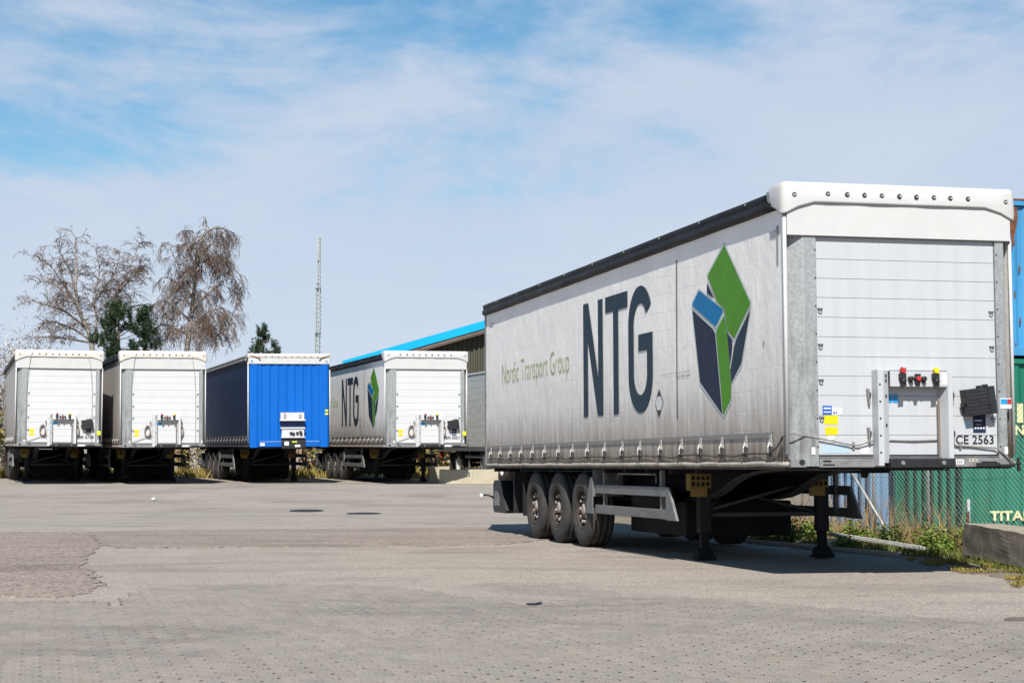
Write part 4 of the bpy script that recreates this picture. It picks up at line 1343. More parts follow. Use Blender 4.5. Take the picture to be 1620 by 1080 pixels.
build_trailer(tmat(2.833, 18.04, -.209, .2443, -.01123, -.00111),
              'large grey curtain sided semi trailer in the foreground, plate CE 2563 on its white front', 'main', 'CE 2563')
build_trailer(tmat(-15.096, 53.67, .0, .3054, 0.0, .004), 'leftmost white fronted semi trailer with black document box and plate BR 6758', 'plain', 'BR 6758')
build_trailer(tmat(-11.872, 53.60, -.04, .3244, 0.0, -.006), 'white fronted semi trailer without number plate, beside the blue trailer', 'plain')
build_trailer(tmat(-8.168, 54.78, -.035, .2916, 0.0, -.009), 'blue semi trailer with corrugated front and dark navy curtain', 'blue')
build_trailer(tmat(-3.852, 53.78, -.030, .2748, 0.0, -.003), 'small NTG logo semi trailer in the back row with plate BN 5051', 'logo', 'BN 5051')


# ------------------------------------------------------------------ grey box trailer behind
def box_trailer():
    h = 0.275
    M = Matrix.Translation((0.15, 54.2, gz(58))) @ Matrix.Rotation(h, 4, 'Z')
    t = empty('box_trailer', M, 'plain grey aluminium box trailer half hidden behind the concrete blocks', 'trailer')
    L = 10.2
    n = 11
    for k in range(n):
        z0, z1 = 1.16 + 2.4 * k / n, 1.16 + 2.4 * (k + 1) / n
        link('side_panel', cm('bxp%d' % k, lambda m: m.box(0.0, 0.03, 0.03, L - 0.03, z0 + 0.002, z1 - 0.002)), M_alu, t, bev=0.003)
        link('side_panel', cm('bxpr%d' % k, lambda m: m.box(2.52, 2.55, 0.03, L - 0.03, z0 + 0.002, z1 - 0.002)), M_alu, t)
    link('front_wall', cm('bxf', lambda m: m.box(0.03, 2.52, 0.0, 0.03, 1.16, 3.56)), M_alu, t)
    link('rear_door', cm('bxr', lambda m: m.box(0.03, 2.52, L - 0.03, L, 1.16, 3.56)), M_alu, t)
    link('roof', cm('bxroof', lambda m: m.box(-0.02, 2.57, -0.02, L + 0.02, 3.562, 3.62)), M_paper, t, bev=0.01)
    link('side_rail', cm('bxrail', lambda m: (m.box(-0.015, 2.565, 0.0, L, 1.00, 1.158))), M_guard, t, bev=0.01)
    link('chassis_beam', cm('bxch', lambda m: (m.box(0.6, 0.75, 0.2, L, 0.62, 0.998), m.box(1.8, 1.95, 0.2, L, 0.62, 0.998))), M_dark, t)
    for y in (2.0, 7.7):
        for s_ in (0, 1):
            Mx = Matrix.Translation((0.06 if not s_ else 2.49, y, 0.53)) @ (Matrix.Rotation(R(180), 4, 'Z') if s_ else Matrix.Identity(4))
            wo = link('wheel', cm('rim_w', lambda m: m.lathe([(0.30, 0.03), (0.285, 0.010), (0.27, 0.05), (0.2, 0.07), (0.0, 0.07)], 24, 'x', cap0=False), True), M_plate, t, M=Mx)
            link('tyre', CACHE['tyre'], M_tyre, wo)
        link('axle', cm('bxax', lambda m: m.tube([(0.3, 0, 0.53), (2.25, 0, 0.53)], 0.06, 8)), M_dark, t, loc=(0, y, 0))
        link('mudguard', cm('bxmg', lambda m: [m.box(0.05, 0.42, 0.60 * math.cos(R(a)) - 0.09, 0.60 * math.cos(R(a)) + 0.09, 0.53 + 0.60 * math.sin(R(a)) - 0.02, 0.53 + 0.60 * math.sin(R(a)) + 0.02) for a in range(10, 175, 12)]),
             M_dark, t, loc=(0, y, 0))
    for y0, y1 in ((4.35, 6.6),):
        so = link('side_guard', cm('bxsg', lambda m: (m.box(0.04, 0.07, y0, y1, 0.78, 0.87), m.box(0.04, 0.07, y0, y1, 0.35, 0.45))), M_guard, t)
        for y in (y0 + 0.25, y1 - 0.4):
            link('guard_upright', cm('bxgu%.1f' % y, lambda m: m.box(0.07, 0.12, y, y + 0.07, 0.36, 1.0)), M_guard, so)
    for k in range(5):
        link('tool_box_slat', cm('bxtool', lambda m: m.box(0.03, 0.5, 0.0, 0.22, 0.34, 0.92)), M_guard, t, loc=(0, 3.05 + 0.245 * k, 0), bev=0.02)
    link('rear_lamp', cm('bxlamp', lambda m: m.box(0.02, 0.14, L - 0.02, L + 0.1, 0.78, 0.98)), M_redlens, t)
    link('rear_flap', cm('bxflap', lambda m: m.box(0.05, 0.5, 8.8, 8.83, 0.2, 0.95)), M_black, t)


box_trailer()


# ------------------------------------------------------------------ concrete blocks
def concrete_block(name, c, ln, wd, ht, rz, m, label, seed, group=None, notch=False):
    """ragged precast block; local x along its length"""
    bm = bmesh.new()
    bmesh.ops.create_cube(bm, size=1.0)
    for v in bm.verts:
        v.co = Vector((v.co.x * ln, v.co.y * (wd * (1.0 if v.co.z < 0 else 0.86)), (v.co.z + 0.5) * ht))
    bmesh.ops.subdivide_edges(bm, edges=bm.edges[:], cuts=9, use_grid_fill=True)
    for v in bm.verts:
        nn = noise.noise_vector(v.co * 5 + Vector((seed, 0, 0)))
        v.co += nn * 0.012
        if notch and v.co.z < 0.06 and abs(v.co.x) < ln * 0.44:
            v.co.z += 0.055 + 0.03 * noise.noise(Vector((v.co.x * 6, seed, 0)))
        if notch and v.co.z > ht * 0.86 and abs(v.co.x - ln * 0.16) < 0.09 and v.co.y > 0:
            v.co.z -= 0.09 * (1 - abs(v.co.x - ln * 0.16) / 0.09)
            v.co.y -= 0.05
    me = bpy.data.meshes.new(name)
    bm.to_mesh(me)
    bm.free()
    o = link(name, me, m, M=Matrix.Translation(c) @ Matrix.Rotation(rz, 4, 'Z'), bev=0.012)
    return tag(o, label, 'concrete block', group)


concrete_block('concrete_block', (5.76, 20.15, -0.015), 3.1, 0.52, 0.43, R(90), M_conc, 'weathered grey concrete block on the grass verge by the green container', 3.0, notch=True)
for i, (u, v, ln, lab) in enumerate([(722, 765, 1.05, 'concrete block in shadow beside the BN 5051 trailer'),
                                     (763, 765, 1.0, 'pale sunlit concrete block below the grey box trailer'),
                                     (694, 757, 0.75, 'pale concrete block standing in weeds under the BN 5051 trailer')]):
    x, y = px(u, v)
    y = min(y, 57.0 if i < 2 else 63)
    x = (u - 810) / FPX * y
    concrete_block('concrete_block', (x, y + 0.3, gz(y) - 0.02), ln, 0.5, 0.46, R(6 * i - 4), M_conc2, lab, 5 + i, 'concrete blocks')

# ------------------------------------------------------------------ manhole covers and litter on the yard
for i, (u, v, lab) in enumerate([(485, 808.5, 'round dark manhole cover on the yard, the left one'), (575, 812.5, 'round dark manhole cover on the yard, the right one')]):
    x, y = px(u, v)
    m = MB()
    m.lathe([(0.40, -0.004), (0.40, 0.012), (0.36, 0.014), (0.355, 0.006), (0.35, 0.006), (0.345, 0.014), (0.0, 0.014)], 32, 'z')
    sl = math.atan2(gz(y + 0.4) - gz(y - 0.4), 0.8)
    o = link('manhole_cover', m.mesh('manhole'), M_iron, M=Matrix.Translation((x, y, gz(y) + 0.006)) @ Matrix.Rotation(sl, 4, 'X'))
    tag(o, lab, 'manhole cover', 'manhole covers')
    for k in range(-3, 4):
        w = math.sqrt(max(0.01, 0.30 ** 2 - (k * 0.09) ** 2))
        link('tread_bar', cm('mhbar%d' % abs(k), lambda mm: mm.box(-w, w, -0.018, 0.018, 0.014, 0.020)), M_iron, o, loc=(0, k * 0.09, 0))
x, y = px(845, 957)
m = MB()
m.prism([(-0.070, -0.02), (-0.02, -0.035), (0.01, -0.045), (0.02, -0.02), (0.075, 0.045), (0.05, 0.07), (0.0, 0.02), (-0.065, 0.015)], 'xy', 0.0, 0.012)
tag(link('rubber_scrap', m.mesh('rubber_scrap'), M_black, M=Matrix.Translation((x, y, 0.008)) @ Matrix.Rotation(R(4), 4, 'X'), bev=0.004), 'flat black rubber scrap lying on the block paving', 'litter')
x, y = px(243, 777.5)
m = MB()
bm = bmesh.new()
bmesh.ops.create_icosphere(bm, subdivisions=2, radius=0.05)
for v in bm.verts:
    v.co += noise.noise_vector(v.co * 20) * 0.03
    v.co.z = max(-0.05, v.co.z * 0.7)
me = bpy.data.meshes.new('litter')
bm.to_mesh(me); bm.free()
tag(link('crumpled_paper', me, M_paper, loc=(x, y, gz(y) + 0.05)), 'small crumpled white paper on the asphalt before the trailers', 'litter')
sheet('oil_stain', [px(1584, 979), px(1600, 977), px(1640, 978), px(1645, 981), px(1610, 982), px(1590, 981.5)], mat('oil_stain', (0.12, 0.10, 0.09), 0.9, var=0.4), 0.010, 0.02, 0.08)

# ------------------------------------------------------------------ verge, fence and containers on the right
sheet('grass_verge', [(4.95, 16.2), (5.05, 18.2), (4.98, 19.3), (5.30, 20.4), (5.15, 21.8), (4.55, 23.6), (3.95, 25.6), (3.4, 27.5), (2.2, 32.0), (0.4, 39), (8, 60), (40, 60), (40, 12), (6.2, 13)],
      M_soil, 0.006, 0.08, 0.12)


def fx(y):
    return 5.9 - 0.249 * (y - 25.0)


fdir = Vector((-0.249, 1.0, 0)).normalized()
fence = empty('chain_link_fence', (fx(20), 20, gz(20)), 'rusting galvanised chain link fence before the green and blue containers', 'fence')
FM = fence.matrix_world.inverted()
F0, F1, FH = 19.0, 44.0, 2.0
FLEN = (F1 - F0) / fdir.y


def fp(s, z, off=0.0):
    y = F0 + s * fdir.y
    return FM @ Vector((fx(y) + off, y + off * 0.249, gz(y) + z))


pitch = 0.115
SLP = 1.5
m = MB()
n = int((FLEN + FH * SLP) / pitch)
for k in range(n):
    for sgn in (1, -1):
        s0 = k * pitch - FH * SLP
        pts = []
        for q in [w_ / 12 for w_ in range(13)]:
            z = 0.03 + (FH - 0.06) * q
            s = s0 + FH * SLP * (q if sgn > 0 else 1 - q)
            if 0 <= s <= FLEN:
                bulge = 0.03 * noise.noise(Vector((s * 0.5, z, 0))) + 0.05 * max(0, noise.noise(Vector((s * 0.35, z * 1.2, 5))))
                pts.append(fp(s, z, bulge + 0.004 * sgn))
        if len(pts) > 1:
            m.tube(pts, 0.0022, 3, False)
wmsh = link('wire_mesh', m.mesh('wire_mesh', fix=False), M_wire, fence)
wmsh['kind'] = 'stuff'
for y in (20.6, 25.1, 26.8, 29.4, 32.2, 35.0, 37.8, 40.6):
    s = (y - F0) / fdir.y
    link('fence_post', MB().tube([fp(s, -0.1, 0.03), fp(s, FH + 0.05, 0.03)], 0.024, 10).mesh('post', True), M_pole, fence)
link('brace', MB().tube([fp((26.05 - F0) / fdir.y, 0.05, -0.03), fp((27.95 - F0) / fdir.y, 1.45, -0.03)], 0.022, 10).mesh('brace', True), M_pole, fence)
for z in (0.06, 1.0, 1.95):
    link('tension_wire', MB().tube([fp(FLEN * k / 12, z + 0.01 * math.sin(k), 0.012) for k in range(13)], 0.003, 4).mesh('tw'), M_wire, fence)


def rust_paint(name, base, rust_amt, z_hi=9.0):
    t = NT(name)
    n1 = t.noise(1.2, 5, 0.6, stretch=(1, 1, 0.4))
    c = t.mix(t.ramp(n1, 0.3, 0.7), tuple(x * 0.8 for x in base), tuple(x * 1.15 for x in base))
    n2 = t.noise(5.0, 9, 0.75, stretch=(2.2, 2.2, 0.45))
    n3 = t.noise(1.0, 4, 0.6)
    f = t.math('MULTIPLY', t.ramp(n2, 0.56, 0.70), t.ramp(n3, 0.45, 0.65, 0.05, rust_amt))
    c = t.mix(f, c, (0.13, 0.045, 0.02))
    return t.done(c, 0.5)


M_cgreen = rust_paint('green_container_paint', (0.003, 0.165, 0.098), 0.35)
M_cblue = rust_paint('blue_container_paint', (0.045, 0.27, 0.52), 0.9)
M_cgrey = rust_paint('pale_blue_container_paint', (0.17, 0.30, 0.46), 0.5)
M_rust = mat('rust', (0.16, 0.055, 0.022), 0.9, var=0.4, scale=8, dirt=(0.05, 0.025, 0.015), dirt_amt=0.7)
M_clet = mat('cream_lettering', (0.68, 0.66, 0.36), 0.6, var=0.1, scale=6)


def container(corner, L, H, m, label, group):
    """local x along its long side (to the right), y back 2.44"""
    M = Matrix.Translation(corner) @ Matrix.Rotation(0.2443, 4, 'Z')
    t = empty('shipping_container', M, label, 'container', group)
    W = 2.44

    def corr(pts_fn, length, name, depth=0.036, p=0.278):
        mm = MB()
        prof = []
        s = 0.12
        while s + p < length - 0.1:
            prof += [(s, 0), (s + p * 0.26, 0), (s + p * 0.5, depth), (s + p * 0.76, depth)]
            s += p
        prof.append((length - 0.12, 0))
        for a, c in zip(prof, prof[1:]):
            mm.add([pts_fn(a[0], a[1], 0.16), pts_fn(c[0], c[1], 0.16), pts_fn(c[0], c[1], H - 0.11), pts_fn(a[0], a[1], H - 0.11)], [(0, 1, 2, 3)])
        return link(name, mm.mesh(name, fix=False), m, t)
    sw = corr(lambda s, d, z: (s, 0.03 + d, z), L, 'side_wall')
    corr(lambda s, d, z: (s, W - 0.03 - d, z), L, 'side_wall')
    corr(lambda s, d, z: (0.02 + d * 1.3, s, z), W, 'end_wall', 0.075, 0.29)
    link('end_door', MB().box(L - 0.06, L - 0.02, 0.1, W - 0.1, 0.16, H - 0.11).mesh('d'), m, t)
    for x in (0.0, L - 0.12):
        for y in (0.0, W - 0.12):
            link('corner_post', MB().box(x, x + 0.12, y, y + 0.12, 0.12, H - 0.12).mesh('p'), m, t, bev=0.01)
            for z in (0.0, H - 0.118):
                link('corner_casting', MB().box(x - 0.004, x + 0.174, y - 0.004, y + 0.158, z, z + 0.118).mesh('c'), m, t, bev=0.012)
    for y in (0.0, W - 0.06):
        link('top_rail', MB().box(0.17, L - 0.17, y, y + 0.06, H - 0.11, H - 0.03).mesh('r'), m, t, bev=0.006)
        link('bottom_rail', MB().box(0.17, L - 0.17, y, y + 0.06, 0.02, 0.16).mesh('r'), m, t, bev=0.006)
    for x in (0.0, L - 0.06):
        link('end_rail', MB().box(x, x + 0.06, 0.17, W - 0.17, H - 0.11, H - 0.03).mesh('r'), m, t)
        link('end_rail', MB().box(x, x + 0.06, 0.17, W - 0.17, 0.02, 0.16).mesh('r'), m, t)
    link('roof', MB().box(0.05, L - 0.05, 0.05, W - 0.05, H - 0.06, H - 0.035).mesh('roof'), m, t)
    return t


CY, CX = 28.0, 7.13
cg = container((CX, CY, gz(CY) + 0.02), 12.19, 2.88, M_cgreen, 'green container with cream TITAN lettering behind the chain link fence', 'stacked shipping containers')
cb_ = container((CX - 0.02, CY, gz(CY) + 0.02 + 2.88 + 0.004), 12.19, 2.55, M_cblue, 'light blue rusty container stacked on top of the green container', 'stacked shipping containers')
Bx = Vector((CX, CY, 0)) + Vector((-0.242, 0.970, 0)) * 2.75
container((Bx.x - 0.25, Bx.y, gz(Bx.y) + 0.02), 6.06, 2.59, M_cgrey, 'pale grey blue container on the ground behind the green one', 'stacked shipping containers')
# lettering on the green side
link('titan_lettering', text_mesh('titan', 'TITAN', 0.78, 0.145, 0.03), M_clet, cg, loc=(0.47, -0.004, 0.28))
link('side_letter', MB().box(0.99, 1.095, 0.012, 0.026, 1.83, 2.14).mesh('l'), M_clet, cg)
link('side_letter', text_mesh('Tbig', 'T', 0.25, 0.31, 0.02), M_clet, cg, loc=(1.145, 0.02, 1.83))
link('side_letter', text_mesh('Nside', 'N', 0.155, 0.15, 0.03), M_clet, cg, loc=(0.955, 0.02, 1.64))
link('side_letter', text_mesh('Tside', 'T', 0.14, 0.15, 0.03), M_clet, cg, loc=(1.145, 0.02, 1.64))
# rust run under the blue container's top corner
rr = MB()
rr.prism([(0.92, 2.43), (1.07, 2.43), (1.09, 2.25), (1.05, 2.06), (1.0, 1.86), (0.985, 1.70), (0.965, 1.92), (0.93, 2.12)], 'xz', 0.021, 0.027)
link('rust_patch', rr.mesh('rust'), M_rust, cb_)
for k in range(5):
    x = 1.0 + 0.09 * (k % 2)
    z = 0.10 + 0.42 * k
    link('rust_patch', MB().prism([(x, z), (x + 0.03, z + 0.02), (x + 0.025, z + 0.10), (x + 0.008, z + 0.13)], 'xz', 0.022, 0.027).mesh('rust'), M_rust, cb_)
link('rusty_top_edge', MB().box(0.2, 1.25, -0.003, 0.05, 2.523, 2.553).mesh('rust'), M_rust, cb_)

# planks, stakes and debris on the verge
m = MB()
a, c = Vector((4.62, 25.6, gz(25.6) + 0.16)), Vector((5.47, 23.45, gz(23.45) + 0.05))
d = (c - a).normalized()
Mp = Matrix.Translation(a) @ d.to_track_quat('X', 'Z').to_matrix().to_4x4()
L_ = (c - a).length
m.box(0, L_, -0.075, 0.075, 0.0, 0.035, Mp)
m.box(0, L_ * 0.98, -0.05, -0.01, 0.035, 0.055, Mp)
tag(link('long_plank', m.mesh('plank'), M_lumber, bev=0.005), 'long pale profiled plank leaning across the weeds by the fence', 'plank')
for i, (p, q, w, lab) in enumerate([((4.05, 25.1), (4.95, 22.75), 0.018, 'thin grey plank lying along the verge edge, beneath the long plank'),
                                    ((3.45, 27.0), (4.3, 24.75), 0.022, 'grey board lying in the trailer shadow by the landing leg')]):
    a, c = Vector((*p, gz(p[1]) + 0.042)), Vector((*q, gz(q[1]) + 0.042))
    d = (c - a).normalized()
    Mp = Matrix.Translation(a) @ d.to_track_quat('X', 'Z').to_matrix().to_4x4()
    tag(link('board', MB().box(0, (c - a).length, -w, w, -0.025, 0.02, Mp).mesh('board'), M_lumber, bev=0.004), lab, 'plank')
concrete_block('paving_stone', (4.62, 25.15, gz(25.2) + 0.01), 0.42, 0.25, 0.12, R(15), M_conc2, 'small broken concrete stone under the end of the long plank', 9)
x, y = at(1533, 828, 24.6).x, 24.6
tag(link('stake', MB().box(x - 0.018, x + 0.018, y, y + 0.03, -0.1, 0.62).mesh('stake'), M_paper), 'thin white stake standing behind the concrete block', 'stake')
x = at(1523, 828, 24.6).x
tag(link('rusty_stake', MB().box(x - 0.02, x + 0.02, y - 0.3, y - 0.27, -0.1, 0.46).mesh('stake'), M_rust), 'short rusty red stake beside the white stake', 'stake')


# ------------------------------------------------------------------ vegetation
def leaf_mat(name, col, var=0.35, rough=0.6):
    t = NT(name)
    oi = t.node('ShaderNodeObjectInfo')
    geo = t.node('ShaderNodeNewGeometry')
    rp = geo.outputs['Random Per Island']
    c = t.mix(rp, tuple(x * (1 - var) for x in col), tuple(x * (1 + var) for x in col))
    c = t.mix(t.ramp(t.noise(0.9, 3), 0.35, 0.65, 0, 0.6), c, tuple((x * 1.25, x * 1.05, x * 0.8)[i] for i, x in enumerate(col)))
    t.b.inputs['Transmission Weight'].default_value = 0.0
    return t.done(c, rough, 0, 0.3)


M_leaf = leaf_mat('weed_leaf', (0.12, 0.185, 0.028))
M_leafd = leaf_mat('dark_leaf', (0.06, 0.10, 0.022))
M_straw = leaf_mat('dry_straw', (0.30, 0.215, 0.10))
M_grass = leaf_mat('grass_blade', (0.11, 0.135, 0.03))
M_ygrass = leaf_mat('yellow_grass', (0.24, 0.20, 0.055))
M_needle = leaf_mat('pine_needle', (0.026, 0.052, 0.022), 0.5)
M_twig = leaf_mat('birch_twig', (0.135, 0.106, 0.098), 0.4, 0.8)
M_catkin = leaf_mat('birch_catkin', (0.17, 0.11, 0.06), 0.4, 0.8)
M_blossom = leaf_mat('pale_blossom', (0.46, 0.42, 0.33), 0.3, 0.8)


def bark_mat():
    t = NT('birch_bark')
    s_ = t.noise(6, 6, 0.7, stretch=(1, 1, 3.5))
    c = t.mix(t.ramp(s_, 0.42, 0.62), (0.46, 0.42, 0.37), (0.11, 0.085, 0.07))
    return t.done(c, 0.8)


M_bark = bark_mat()
M_limb = mat('birch_limb', (0.24, 0.20, 0.17), 0.85, var=0.35, scale=3, dirt=(0.09, 0.07, 0.06), dirt_amt=0.7)
M_pbark = mat('pine_bark', (0.10, 0.06, 0.04), 0.9, var=0.4, scale=8, bump=0.6, bscale=20)


def smooth(pts, n=4):
    """Catmull-Rom"""
    P_ = [pts[0]] + list(pts) + [pts[-1]]
    out_ = []
    for i in range(1, len(P_) - 2):
        p0, p1, p2, p3 = P_[i - 1], P_[i], P_[i + 1], P_[i + 2]
        for k in range(n):
            t = k / n
            out_.append(0.5 * ((2 * p1) + (p2 - p0) * t + (2 * p0 - 5 * p1 + 4 * p2 - p3) * t * t + (3 * p1 - p0 - 3 * p2 + p3) * t * t * t))
    out_.append(Vector(pts[-1]))
    return out_


def leafquad(m, p, size, r_, up=0.3):
    a = Vector((r_.gauss(0, 1), r_.gauss(0, 1), r_.gauss(0, 1) * up)).normalized()
    n_ = Vector((r_.gauss(0, 1), r_.gauss(0, 1), r_.gauss(0, 1) + 0.6)).normalized()
    b_ = a.cross(n_)
    if b_.length < 1e-3:
        return
    b_.normalize()
    l, w = size * r_.uniform(0.7, 1.3), size * r_.uniform(0.3, 0.5)
    m.add([p, p + a * l * 0.5 + b_ * w, p + a * l, p + a * l * 0.5 - b_ * w], [(0, 1, 2, 3)])


def birch(D, limbs, seed, label, weep, br_per_m, tw_per_m, twlen, depth_spread, z0):
    """limbs: polylines in photo pixels at distance D; sprays of twigs grow from them"""
    r_ = random.Random(seed)
    base = at(limbs[0][0][0], limbs[0][0][1], D)
    root = empty('birch_tree', (base.x, D, gz(D)), label, 'tree', 'bare birch trees')
    IM = root.matrix_world.inverted()
    trunk, limb_m, tw, cat = MB(), MB(), MB(), MB()
    paths = []
    for i, lm in enumerate(limbs):
        bend = r_.uniform(-1, 1) * depth_spread
        pts = []
        for k, (u, v) in enumerate(lm):
            t = k / (len(lm) - 1)
            p = at(u, v, D)
            p.y += bend * t + r_.uniform(-0.08, 0.08)
            pts.append(p)
        sp = smooth(pts, 5)
        r0 = 0.12 if i == 0 else 0.048
        rs = [r0 * (1 - 0.9 * k / (len(sp) - 1)) + 0.006 for k in range(len(sp))]
        (trunk if i == 0 else limb_m).tube([IM @ p for p in sp], rs, 8 if i == 0 else 6)
        paths.append((sp, 1.0 if i else 0.85))
    g0 = base.copy()
    trunk.tube([IM @ Vector((g0.x, D, gz(D) - 0.1)), IM @ Vector((g0.x + 0.05, D, (g0.z + gz(D)) / 2)), IM @ g0], [0.19, 0.16, 0.13], 8)

    def spray(p, d, ln, lev):
        n_ = 5 if lev < 2 else 4
        pts = [p.copy()]
        dd = d.normalized()
        for k in range(n_):
            t = k / n_
            dd = (dd + Vector((r_.gauss(0, 0.16), r_.gauss(0, 0.16), r_.gauss(0, 0.10))) + Vector((0, 0, -weep * (0.18 + 0.5 * t)))).normalized()
            pts.append(pts[-1] + dd * ln / n_)
        if lev == 0:
            tw.tube([IM @ q for q in pts], [0.017 * (1 - 0.75 * k / n_) for k in range(n_ + 1)], 4, False)
        else:
            tw.tube([IM @ q for q in pts], [(0.0095 if lev == 1 else 0.0068) * (1 - 0.5 * k / n_) for k in range(n_ + 1)], 3, False)
        if lev < 2:
            cnt = max(3, int(ln * tw_per_m * (0.8 if lev else 1.0)))
            for _ in range(cnt):
                f = r_.uniform(0.12, 1.0) * n_
                k = min(n_ - 1, int(f))
                q = pts[k].lerp(pts[k + 1], f - k)
                side = Vector((r_.gauss(0, 1), r_.gauss(0, 1), r_.gauss(0.15, 0.6)))
                spray(q, (pts[k + 1] - pts[k]).normalized() * 0.8 + side.normalized() * 0.75, ln * r_.uniform(0.35, 0.65) * (1.15 if weep > 0.6 else 1.0), lev + 1)
        else:
            for _ in range(1 if weep < 0.6 else 4):
                k = r_.randrange(1, n_ + 1)
                leafquad(cat, IM @ pts[k], 0.045, r_)
    for sp, dens in paths:
        tot = 0.0
        L_ = sum((b_ - a_).length for a_, b_ in zip(sp, sp[1:]))
        run = 0.0
        for a_, b_ in zip(sp, sp[1:]):
            seg = (b_ - a_).length
            run += seg
            if run / L_ < 0.18:
                continue
            tot += seg * br_per_m * dens
            while tot >= 1:
                tot -= 1
                q = a_.lerp(b_, r_.random())
                side = Vector((r_.gauss(0, 1), r_.gauss(0, 1), r_.uniform(-0.1, 0.9)))
                spray(q, (b_ - a_).normalized() * 0.6 + side.normalized() * 0.9, twlen * r_.uniform(0.55, 1.2) * (1.15 - 0.55 * run / L_), 0)
    link('trunk', trunk.mesh('trunk', True, False), M_bark, root)
    link('limbs', limb_m.mesh('limbs', True, False), M_limb, root)
    c = link('crown', tw.mesh('crown', False, False), M_twig, root)
    link('catkins', cat.mesh('catkins', False, False), M_catkin, root)
    return len(tw.f), len(cat.f)


def z1(l):
    return [(u / 3.6, 330 + v / 3.6) for u, v in l]


limbsA = [z1(l) for l in (
    [(530, 830), (510, 700), (470, 600), (455, 480), (462, 330), (460, 160)],
    [(500, 690), (430, 530), (360, 430), (290, 330), (215, 275), (160, 265)],
    [(540, 760), (545, 620), (520, 500), (545, 370), (530, 260), (500, 195)],
    [(560, 790), (620, 650), (665, 500), (720, 370), (770, 230), (815, 150)],
    [(620, 640), (650, 540), (710, 430), (790, 400), (860, 415)],
    [(470, 600), (390, 490), (300, 430), (215, 420)],
    [(490, 680), (380, 590), (250, 545), (190, 530), (150, 560)],
    [(500, 740), (400, 680), (280, 640), (190, 668)],
    [(520, 560), (590, 440), (640, 330), (650, 240)],
    [(440, 500), (400, 350), (350, 250), (335, 180)],
    [(680, 470), (790, 380), (850, 300)],
    [(500, 760), (380, 740), (260, 730), (190, 740)],
    [(640, 600), (740, 560), (830, 540)])]
limbsB = [z1(l) for l in (
    [(1062, 840), (1080, 650), (1090, 500), (1102, 380), (1120, 250), (1145, 120), (1152, 60)],
    [(1105, 380), (1160, 290), (1230, 270), (1300, 340), (1325, 430)],
    [(1130, 180), (1190, 120), (1250, 108), (1300, 140), (1312, 210)],
    [(1090, 500), (1040, 380), (1000, 280), (965, 200)],
    [(1088, 560), (1020, 470), (960, 400), (930, 380)],
    [(1080, 640), (1000, 560), (940, 530), (890, 570)],
    [(1085, 600), (1180, 480), (1260, 430), (1320, 480)],
    [(1075, 700), (1180, 600), (1290, 580), (1370, 680)],
    [(1072, 720), (990, 680), (920, 660), (885, 700)],
    [(1110, 320), (1070, 220), (1050, 150), (1046, 128)],
    [(1078, 680), (1150, 640), (1230, 680), (1290, 740)],
    [(1115, 290), (1180, 220), (1240, 210), (1290, 260)])]
nA = birch(76.0, limbsA, 21, 'wide spreading bare birch behind the two white fronted trailers', 0.42, 7.0, 10.0, 0.98, 1.6, 0)
nB = birch(78.0, limbsB, 22, 'tall weeping birch with rust brown hanging twigs', 1.2, 7.2, 10.5, 1.12, 1.3, 0)


def pine(D, u, vtop, vbase, half_w, seed, label, shape, n_br, dens):
    r_ = random.Random(seed)
    top, bot = at(u, vtop, D), at(u, vbase, D)
    root = empty('pine_tree', (bot.x, D, gz(D)), label, 'tree', 'dark pine trees')
    H = top.z - gz(D)
    wm_ = half_w / FPX * D
    trunk, br, nd = MB(), MB(), MB()
    trunk.tube([(0, 0, -0.1), (0.05, 0, H * 0.5), (0, 0, H)], [0.14, 0.10, 0.02], 7)

    def clump(p, s):
        for _ in range(dens):
            d = Vector((r_.gauss(0, 0.8), r_.gauss(0, 0.8), r_.gauss(0.55, 0.6))).normalized()
            w = d.orthogonal().normalized() * 0.016
            l = s * r_.uniform(0.6, 1.2)
            nd.add([p - w, p + w, p + d * l + w * 0.3, p + d * l - w * 0.3], [(0, 1, 2, 3)])
    for k in range(n_br):
        f = (k + r_.random()) / n_br
        z = H * (shape[0] + (1 - shape[0]) * f)
        ln = wm_ * min(1.0, (1.02 - f) * 2.2) ** 0.8 * r_.uniform(0.35, 1.25)
        az = r_.uniform(0, 2 * math.pi)
        pts = [Vector((0, 0, z))]
        d = Vector((math.cos(az), math.sin(az), r_.uniform(-0.1, 0.2)))
        for q in range(5):
            d = (d + Vector((r_.gauss(0, 0.06), r_.gauss(0, 0.06), 0.13))).normalized()
            pts.append(pts[-1] + d * ln / 5)
        br.tube(pts, [0.03 * (1 - 0.16 * q) for q in range(6)], 4, False)
        for q in range(3, 6):
            for _ in range(2 + (q == 5)):
                c = pts[q] + Vector((r_.gauss(0, 0.10), r_.gauss(0, 0.10), r_.gauss(0.0, 0.05)))
                tip = c + Vector((r_.gauss(0, 0.05), r_.gauss(0, 0.05), r_.uniform(0.12, 0.3)))
                br.tube([c, tip], [0.008, 0.005], 3, False)
                for w_ in range(3):
                    clump(c.lerp(tip, w_ / 2), 0.15)
    for w_ in range(5):
        clump(Vector((0, 0, H - 0.1 * w_)), 0.16)
    link('trunk', trunk.mesh('trunk', True, False), M_pbark, root)
    link('branches', br.mesh('branches', True, False), M_pbark, root)
    link('crown', nd.mesh('crown', False, False), M_needle, root)


pine(70.0, 185, 488, 700, 40, 31, 'dark green bushy pine between the two birches', (0.45,), 46, 13)
pine(71.0, 226, 496, 700, 24, 32, 'slimmer dark pine right beside the bushy pine', (0.45,), 30, 13)
pine(84.0, 415, 522, 700, 17, 33, 'small pine tip showing above the blue trailer', (0.4,), 24, 13)
pine(86.0, 434, 548, 700, 9, 34, 'smallest pine tip right of the mast side pine above the blue trailer', (0.4,), 16, 12)


